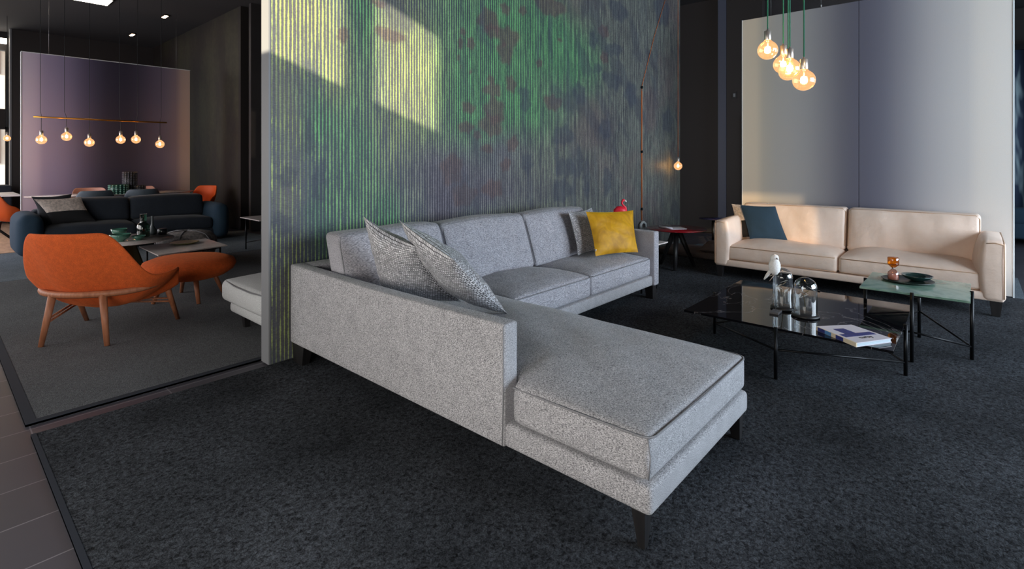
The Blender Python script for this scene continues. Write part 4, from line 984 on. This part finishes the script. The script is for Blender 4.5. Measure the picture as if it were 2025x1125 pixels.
# ================================================================== ORANGE LOUNGE CHAIR
def shell(rim, plan, zb, name, mat, parent, thick, r1=0.8, n=72, m=14, squash=1.0, y0=0.0):
    """bowl whose rim height and plan change with the angle from the back"""
    vs = []; fs = []
    for i in range(n):
        ph = -math.pi + 2 * math.pi * i / n
        ax, ay = plan(ph); hz = rim(abs(math.degrees(ph)))
        X, Y = ax * math.sin(ph), -ay * math.cos(ph)
        for k in range(1, m + 1):
            t = k / m
            # quadratic curve: seat centre, lower wall, rim
            w0, w1, w2 = (1 - t) ** 2, 2 * t * (1 - t), t * t
            x = w1 * X * r1 + w2 * X; y = w1 * Y * r1 + w2 * Y
            z = w0 * zb + w1 * (zb - 0.005 + 0.02 * (hz - zb)) + w2 * hz
            vs.append((x, y + y0, z))
    vs.append((0, y0, zb)); c = len(vs) - 1
    for i in range(n):
        j = (i + 1) % n
        fs.append((c, i * m, j * m))
        for k in range(m - 1): fs.append((i * m + k, i * m + k + 1, j * m + k + 1, j * m + k))
    o = G().add(vs, fs, True).build(name, mat, parent, origin=(0, 0, 0) if parent is None else tuple(wloc(parent)))
    sm = o.modifiers.new('solid', 'SOLIDIFY'); sm.thickness = thick; sm.offset = 1
    sb = o.modifiers.new('sub', 'SUBSURF'); sb.levels = 1; sb.render_levels = 1
    return o
def at_local(root, loc, rz):
    root.location = loc; root.rotation_euler = (0, 0, rz); WL[root.name] = Vector(loc)

ch = empty('lounge_chair', (0, 0, 0), 'orange wool lounge chair with a sweeping shell and walnut legs, seen from behind', 'armchair')
def rim(a):
    h = 0.835
    h += (0.478 - 0.835) * smooth(30, 76, a)
    h += 0.012 * smooth(84, 108, a)
    h += (0.35 - 0.49) * smooth(109, 117, a)
    return h
def plan(ph):
    a = abs(math.degrees(ph))
    return (0.46 + 0.035 * smooth(60, 110, a), 0.44 - 0.03 * smooth(60, 150, a))
shell(rim, plan, 0.232, 'seat_shell', m_orange, ch, 0.03, 0.66, 96, 16)
G().lathe([(0.001, 0.0), (0.20, 0.01), (0.28, 0.04), (0.30, 0.075), (0.27, 0.11), (0.18, 0.125), (0.001, 0.13)], (0, 0.03, 0.29), 36).build('seat_cushion', m_orange, ch)
ringp = [(0.41 * math.sin(math.radians(a)), -0.32 * math.cos(math.radians(a)) + 0.01, 0.368 + 0.02 * smooth(40, 110, abs(a))) for a in range(-114, 115, 6)]
G().tube(ringp, 0.023, 10).build('frame_ring', m_wood, ch)
for sx_ in (-1, 1):
    G().tube([(sx_ * 0.175, -0.275, 0.37), (sx_ * 0.23, -0.31, 0.0)], [0.026, 0.017], 14).build('leg', m_wood, ch)
    G().tube([(sx_ * 0.365, 0.135, 0.385), (sx_ * 0.37, 0.315, 0.0)], [0.025, 0.016], 14).build('leg', m_wood, ch)
for dz in (0.0, 0.024):
    G().tube([(-0.203, -0.292, 0.165 + dz), (-0.366, 0.228, 0.175 + dz)], 0.0085, 8).build('stretcher', m_wood, ch)
    G().tube([(-0.366, 0.228, 0.175 + dz), (0.366, 0.228, 0.175 + dz)], 0.0085, 8).build('stretcher', m_wood, ch)
at_local(ch, (0.945, 5.08, 0), -math.radians(45.65))

ot = empty('ottoman', (0, 0, 0), 'round orange wool footstool on short walnut legs, behind the lounge chair', 'ottoman')
G().lathe([(0.001, 0.185), (0.20, 0.195), (0.31, 0.225), (0.385, 0.275), (0.41, 0.325), (0.39, 0.368), (0.31, 0.398), (0.18, 0.414), (0.001, 0.42)], (0, 0, 0), 64, 1.0, 0.92).build('cushion', m_orange, ot)
for a in (45, 135, 225, 315):
    ca, sa = math.cos(math.radians(a)), math.sin(math.radians(a))
    G().tube([(ca * 0.20, sa * 0.20, 0.24), (ca * 0.30, sa * 0.30, 0.0)], [0.024, 0.016], 12).build('leg', m_wood, ot)
at_local(ot, (1.72, 5.71, 0), -math.radians(48))

# ================================================================== LOW TABLES
t = empty('coffee_table', (1.95, 6.95, 0), 'low rectangular pale marble table on thin black legs, carrying an olive plate', 'table')
TP = [(1.66, 6.50), (2.40, 6.64), (2.42, 7.42), (1.68, 7.32)]
quad_slab(TP, 0.318, 0.330).build('table_top', m_whitemarble, t)
for x, y in ((1.72, 6.56), (2.34, 6.70), (2.36, 7.34), (1.74, 7.24)): G().tube([(x, y, 0), (x, y, 0.318)], 0.010, 10).build('leg', m_blackmetal, t)
g = G(); 
for a, b in (((1.72, 6.56, 0.30), (2.34, 6.70, 0.30)), ((2.34, 6.70, 0.30), (2.36, 7.34, 0.30)), ((1.74, 7.24, 0.30), (1.72, 6.56, 0.30))): rod(g, a, b, 0.006)
g.build('top_frame', m_blackmetal, t)
G().lathe([(0.001, 0), (0.09, 0.0), (0.145, 0.012), (0.158, 0.022), (0.150, 0.022), (0.09, 0.008), (0.001, 0.007)], (2.09, 7.13, 0.331), 32).build('plate', m_olive, label='round olive glazed plate on the rectangular marble table', cat='plate')
t = empty('coffee_table', (1.55, 7.35, 0), 'large round white-topped table with splayed bronze legs, behind the lounge chair', 'table')
G().lathe([(0.001, 0), (0.50, 0.002), (0.53, 0.010), (0.53, 0.014), (0.001, 0.014)], (1.50, 7.36, 0.408), 64).build('table_top', m_whitemarble, t)
for a in (-84, 38, 158):
    ca, sa = math.cos(math.radians(a)), math.sin(math.radians(a))
    px_, py_ = -sa * 0.09, ca * 0.09
    c0 = (1.50 + 0.10 * ca, 7.36 + 0.10 * sa); c1 = (1.50 + 0.34 * ca, 7.36 + 0.34 * sa)
    G().hexa([(c1[0] - px_ * .5 - .01 * ca, c1[1] - py_ * .5 - .01 * sa, 0), (c1[0] - px_ * .5 + .01 * ca, c1[1] - py_ * .5 + .01 * sa, 0), (c1[0] + px_ * .5 + .01 * ca, c1[1] + py_ * .5 + .01 * sa, 0), (c1[0] + px_ * .5 - .01 * ca, c1[1] + py_ * .5 - .01 * sa, 0)],
             [(c0[0] - px_ - .01 * ca, c0[1] - py_ - .01 * sa, 0.408), (c0[0] - px_ + .01 * ca, c0[1] - py_ + .01 * sa, 0.408), (c0[0] + px_ + .01 * ca, c0[1] + py_ + .01 * sa, 0.408), (c0[0] + px_ - .01 * ca, c0[1] + py_ - .01 * sa, 0.408)]).build('leg', m_bronze, t)
RZ = 0.4225
def bowl(x, y, z, r, h, mat, label, foot=True):
    pr = [(0.001, 0), (r * 0.35, 0), (r * 0.38, h * 0.12)] + ([(r * 0.42, h * 0.2)] if foot else []) + [(r * 0.8, h * 0.5), (r, h), (r * 0.94, h), (r * 0.72, h * 0.55), (r * 0.3, h * 0.25), (0.001, h * 0.22)]
    G().lathe(pr, (x, y, z), 28).build('bowl', mat, label=label, cat='bowl', group='green bowls on the round table')
bowl(1.475, 7.20, RZ, 0.105, 0.085, m_greenware, 'larger green footed bowl on the round white table')
bowl(1.64, 7.17, RZ, 0.070, 0.052, m_greenware, 'small shallow green bowl beside the carafe on the round table')
bowl(1.55, 7.62, RZ, 0.085, 0.10, m_greenware, 'pale green glazed bowl at the back of the round table')
cf = empty('carafe', (1.74, 7.40, RZ), 'green glass carafe with a tumbler lid on the round white table', 'carafe')
G().lathe([(0.001, 0.001), (0.060, 0.001), (0.066, 0.01), (0.066, 0.135), (0.058, 0.155), (0.036, 0.175), (0.032, 0.195), (0.034, 0.20), (0.034, 0.275)], (1.74, 7.40, RZ), 28, caps=False).build('body', m_greenglass, cf)
G().lathe([(0.001, 0.004), (0.061, 0.004), (0.062, 0.07), (0.001, 0.072)], (1.74, 7.40, RZ), 24).build('liquid', glass('green_water', (110, 170, 140), 0.1), cf)
G().tube([(1.74 + 0.034 * math.cos(a), 7.40 + 0.034 * math.sin(a), RZ + 0.275) for a in [2 * math.pi * k / 20 for k in range(20)]], 0.002, 6, closed=True).build('rim', m_steel, cf)
G().lathe([(0.001, 0), (0.042, 0), (0.048, 0.02), (0.045, 0.05), (0.022, 0.095), (0.013, 0.13), (0.012, 0.21), (0.014, 0.225), (0.010, 0.225)], (1.88, 7.60, RZ), 20).build('vase', M('smoke_grey_vase', (84, 92, 96), 0.3), label='slender smoke grey bottle vase behind the carafe', cat='vase')
G().lathe([(0.001, 0), (0.045, 0), (0.055, 0.03), (0.050, 0.07), (0.042, 0.075), (0.001, 0.07)], (1.96, 7.50, RZ), 20).build('vase', M('black_glaze', (24, 26, 32), 0.3, coat=0.5), label='squat black pot beside the slender grey vase', cat='pot')
pf = empty('pouf', (2.32, 7.75, 0), 'mottled grey knitted pouf beyond the low tables', 'pouf')
G().lathe([(0.001, 0.0), (0.22, 0.01), (0.32, 0.08), (0.36, 0.2), (0.35, 0.30), (0.28, 0.37), (0.15, 0.40), (0.001, 0.405)], (2.32, 7.82, 0.0), 48).build('cushion', M('mottled_knit', (104, 102, 104), 0.95, rgb2=(168, 160, 156), scale=26, detail=5, bump=0.8, dist=0.01), pf)
for a in range(0, 360, 60):
    ca, sa = math.cos(math.radians(a)), math.sin(math.radians(a))
    G().tube([(2.32 + r * ca, 7.82 + r * sa, z) for r, z in ((0.325, 0.08), (0.364, 0.2), (0.354, 0.30), (0.283, 0.372), (0.15, 0.403), (0.02, 0.408))], 0.006, 6).build('seam', m_pipe, pf)

# side table seen past the wall's end
t = empty('side_table', (3.6, 7.9, 0), 'small white-topped side table with a crossed black base, seen past the wall edge', 'table')
G().box((3.16, 7.58, 0.470), (3.86, 8.25, 0.482)).build('table_top', m_whitemarble, t)
for x, y in ((3.22, 7.64), (3.80, 7.64), (3.80, 8.19), (3.22, 8.19)): G().tube([(x, y, 0), (x, y, 0.47)], 0.010, 8).build('leg', m_blackmetal, t)
G().tube([(3.22, 7.64, 0.10), (3.80, 8.19, 0.24)], 0.007, 6).tube([(3.22, 8.19, 0.10), (3.80, 7.64, 0.24)], 0.007, 6).build('cross_bar', m_blackmetal, t)

# ================================================================== NAVY SOFA
s = empty('sofa', (2.15, 10.0, 0), 'long dark navy sofa in front of the dining table', 'sofa')
G().rbox((1.05, 9.52, 0.05), (3.28, 10.38, 0.20), 0.03, 2, 0.5).build('base', m_dark_sofa, s)
G().rbox((1.05, 10.18, 0.06), (3.28, 10.40, 0.62), 0.05, 3, 0.5).build('backrest', m_dark_sofa, s)
for x0, x1 in ((0.83, 1.09), (3.22, 3.46)):
    lo, hi = (x0, 9.46, 0.035), (x1, 10.38, 0.585)
    G().rbox(lo, hi, 0.10, 5, 0.1, crown(lo, hi, top=0.03, side=0.03)).build('arm', m_dark_arm, s)
for x0, x1, sd_ in ((1.10, 2.165, 41), (2.175, 3.22, 42)):
    lo, hi = (x0, 9.50, 0.20), (x1, 10.1, 0.375)
    G().rbox(lo, hi, 0.06, 4, 0.08, crown(lo, hi, top=0.06, side=0.01, wr=0.006, seed=sd_)).build('seat_cushion', m_dark_sofa, s)
    lo, hi = (x0, 9.93, 0.40), (x1, 10.18, 0.75)
    def bf(x, y, z, lo=lo, hi=hi):
        u = (x - lo[0]) / (hi[0] - lo[0]) * 2 - 1; v = (z - lo[2]) / (hi[2] - lo[2]) * 2 - 1
        b = max(0, (1 - abs(u) ** 3) * (1 - abs(v) ** 3)) ** 0.7
        y -= 0.06 * b if y < 10.05 else 0
        y += 0.08 * (z - 0.4) / 0.38
        z += 0.02 * (1 - u * u) * max(0, v)
        return (x, y, z)
    G().rbox(lo, hi, 0.055, 4, 0.08, bf).build('back_cushion', m_dark_sofa, s)
for x, y in ((0.92, 9.58), (3.32, 9.58), (0.92, 10.25), (3.32, 10.25)): G().box((x, y, 0), (x + 0.06, y + 0.06, 0.055)).build('leg', m_black, s)
g3 = 'cushions on the navy sofa'
pillow('throw_pillow', (1.12, 9.86, 0.42), (1.42, 9.78, 0.42), (1.46, 9.98, 0.84), (1.02, 10.02, 0.82), 0.14, m_blackfab, 'black cushion at the left arm of the navy sofa', g3, 51)
pillow('throw_pillow', (1.21, 9.72, 0.43), (1.70, 9.70, 0.43), (1.55, 9.90, 0.80), (1.03, 9.84, 0.79), 0.13, m_twotone, 'two-tone grey and black cushion on the navy sofa', g3, 52)

# ================================================================== DINING TABLE
t = empty('dining_table', (2.2, 11.15, 0), 'long pale-topped dining table behind the navy sofa, under the brass bar lamp', 'table')
G().lathe([(0.001, 0), (1.0, 0.0), (1.02, 0.012), (1.02, 0.018), (0.001, 0.018)], (2.24, 11.15, 0.742), 64, 1.17, 0.43).build('table_top', m_whitemarble, t)
for x in (1.5, 2.95):
    G().hexa([(x - 0.25, 10.95, 0), (x + 0.25, 10.95, 0), (x + 0.25, 11.35, 0), (x - 0.25, 11.35, 0)], [(x - 0.04, 11.1, 0.742), (x + 0.04, 11.1, 0.742), (x + 0.04, 11.2, 0.742), (x - 0.04, 11.2, 0.742)]).build('pedestal', m_blackmetal, t)
def tub_chair(mat, label, cat='chair'):
    c = empty('dining_chair', (0, 0, 0), label, cat, 'tub chairs around the dining table')
    def rm(a): return 0.85 + (0.66 - 0.85) * smooth(45, 80, a) + (0.47 - 0.66) * smooth(85, 125, a)
    shell(rm, lambda ph: (0.27, 0.26), 0.43, 'seat_shell', mat, c, 0.02, 0.98, 40, 8)
    for sx_ in (-1, 1):
        for sy_ in (-1, 1):
            G().tube([(sx_ * 0.13, sy_ * 0.13, 0.425), (sx_ * 0.22, sy_ * 0.22, 0)], [0.014, 0.009], 8).build('leg', m_blackmetal, c)
    return c
def place(c, x, y, rz): at_local(c, (x, y, 0), rz); return c
pk = tub_chair(m_pink, 'pale pink dining chair on the far side of the table, left of the vases')
gy = tub_chair(m_greyshell, 'grey-blue dining chair with its back to the navy sofa, behind its left cushion')
og = tub_chair(m_orange_flat, 'orange dining chair at the right end of the dining table')
p2 = copy_tree(pk); p2['label'] = 'pale pink dining chair on the far side of the table, right of the vases'
g2 = copy_tree(gy); g2['label'] = 'grey-blue dining chair with its back to the navy sofa, behind its right cushion'
o2 = copy_tree(og); o2['label'] = 'orange dining chair at the left of the navy sofa, near the shop window'
place(pk, 1.95, 11.52, math.pi); place(p2, 2.72, 11.5, math.pi + 0.1)
place(gy, 1.86, 10.83, 0.0); place(g2, 2.50, 10.79, -0.05)
place(og, 3.48, 10.98, math.pi / 2 + 0.5); place(o2, 0.86, 10.86, -math.pi / 2 + 0.2)
tb = empty('table', (0.75, 12.6, 0), 'white table far left by the shop window', 'table')
G().box((0.2, 12.2, 0.72), (1.1, 13.2, 0.75)).build('table_top', m_white, tb)
for x in (0.3, 1.0): G().tube([(x, 12.3, 0), (1.3 - x, 13.1, 0.72)], 0.02, 8).build('leg', m_blackmetal, tb)
lamp = empty('pendant_lamp', (0.95, 14.6, HC), 'small lit bulb hanging in front of the far left window', 'pendant lamp')
bulb(lamp, 1.15, 14.9, 1.78, 0.06, m_chrome, m_cable_grey, HC)
sb_ = empty('seat_bench', (0.6, 15.6, 0), 'dark bench below the far left window', 'bench')
G().rbox((-0.6, 15.2, 0.06), (1.26, 15.9, 0.80), 0.06, 3, 0.4).build('seat', m_dark_sofa, sb_)
for x in (-0.5, 1.1): G().box((x, 15.3, 0), (x + 0.06, 15.36, 0.07)).build('leg', m_black, sb_)

# ware on the dining table
DZ = 0.7605
tr = G().lathe([(0.001, 0), (0.24, 0), (0.27, 0.008), (0.27, 0.012), (0.001, 0.008)], (2.33, 11.0, DZ), 32).build('tray', m_black, label='dark round tray under the patterned vases on the dining table', cat='tray')
def dotted(x, y, z, r, h, mat, dot, label, rows, n=18):
    v = empty('vase', (x, y, z), label, 'vase')
    G().lathe([(0.001, 0), (r, 0), (r, h), (r * 0.9, h), (r * 0.9, h * 0.5), (0.001, h * 0.5)], (x, y, z), 28).build('body', mat, v)
    g = G()
    for i in range(rows):
        for k in range(n):
            a = 2 * math.pi * k / n
            g.ball((x + r * math.cos(a), y + r * math.sin(a), z + h * (i + 0.5) / rows), 0.42 * h / rows, n=6, m=4)
    g.build('studs', dot, v, 'raised dots')
dotted(2.20, 10.86, DZ, 0.135, 0.16, M('deep_green_glaze', (24, 66, 58), 0.3), M('mint_dots', (150, 196, 180), 0.4), 'wide green pot covered with pale mint dots on the dining table', 5, 16)
dotted(2.40, 11.05, DZ + 0.0125, 0.10, 0.36, m_black, M('grey_dots', (96, 96, 104), 0.5), 'tall black dotted cylinder vase on the tray', 12, 16)
dotted(2.52, 10.92, DZ + 0.0125, 0.075, 0.12, m_black, M('dim_grey_dots', (84, 84, 92), 0.5), 'short black dotted beaker beside the tall vase', 4, 14)

# brass bar lamp with six bulbs
bl = empty('bar_lamp', (2.05, 11.1, HC), 'brass bar hanging over the dining table with six amber bulbs', 'pendant lamp')
G().tube([(1.155, 11.1, 2.022), (2.0, 11.1, 2.018), (2.97, 11.1, 2.022)], 0.013, 10).build('bar', m_gold, bl)
BX = [(85, 280), (132, 271), (175, 284), (235, 277), (265, 276), (312, 286)]
for x, z, xc in ((1.249, 1.660, 1.235), (1.557, 1.720, 1.53), (1.850, 1.630, 1.85), (2.279, 1.690, 2.26), (2.500, 1.700, 2.52), (2.863, 1.625, 2.88)):
    pe = empty('hanging_bulb', (x, 11.1, z), None, None)
    pe.parent = bl; pe.location = Vector((x, 11.1, z)) - wloc(bl)
    bulb(pe, x, 11.1, z, 0.072, m_chrome, m_cable_grey, HC, [(x, 11.1, z + 0.15), (x, 11.1, 2.04)])
    G().tube([(x, 11.085, 2.03), (xc, 11.085, 2.12), (xc, 11.085, HC)], 0.0035, 6).build('suspension_cable', m_cable_grey, bl)

# ================================================================== LOUNGE BEYOND THE RIGHT PANEL
s = empty('sofa', (12.2, -1.4, 0), 'dark blue sofa far behind the right edge of the pale panel', 'sofa')
G().rbox((11.5, -3.2, 0.08), (12.6, -0.3, 0.34), 0.05, 3, 0.5).build('base', m_dark_arm, s)
G().rbox((11.5, -3.2, 0.30), (11.75, -0.3, 0.58), 0.08, 4, 0.4).build('backrest', m_dark_arm, s)
G().rbox((11.78, -3.1, 0.34), (12.6, -0.4, 0.46), 0.04, 3, 0.5).build('seat_cushion', m_dark_arm, s)
for x, y in ((11.55, -0.45), (12.5, -0.45), (11.55, -3.1), (12.5, -3.1)): G().box((x, y, 0), (x + 0.06, y + 0.06, 0.085)).build('leg', m_black, s)
pillow('throw_pillow', (11.86, -1.02, 0.47), (11.86, -0.60, 0.47), (11.72, -0.62, 0.86), (11.72, -1.0, 0.86), 0.14, m_velvet, 'mustard cushion on the far blue sofa at the right edge', None, 61)
g = G()
P0 = [(13.6 + 0.05 * math.sin(k * 1.1), -4.2 + k * 0.06) for k in range(68)]
vs = []; fs = []
for x, y in P0: vs += [(x, y, 0.05), (x, y, 3.4), (x + 0.01, y, 3.4), (x + 0.01, y, 0.05)]
for k in range(len(P0) - 1):
    for a in range(4): fs.append((k * 4 + a, (k + 1) * 4 + a, (k + 1) * 4 + (a + 1) % 4, k * 4 + (a + 1) % 4))
g.add(vs, fs, True).build('curtain', m_curtain, label='pleated blue curtain added for the pale light patches at the far right edge', cat='curtain')
G().box((13.55, -4.2, 3.4), (13.7, -0.1, 3.5)).build('curtain_rail', m_blackmetal, label='dark rail holding the far blue curtain', cat='curtain rail')
# wall switch on the jogged wall
sw = empty('wall_switch', (9.64, 3.2, 1.9), 'small square wall switch on the dark wall left of the pale panel', 'switch')
G().box((9.488, 3.115, 2.42), (9.499, 3.195, 2.54)).build('plate', m_black, sw)
G().box((9.482, 3.137, 2.45), (9.489, 3.173, 2.51)).build('rocker', m_wallend, sw)
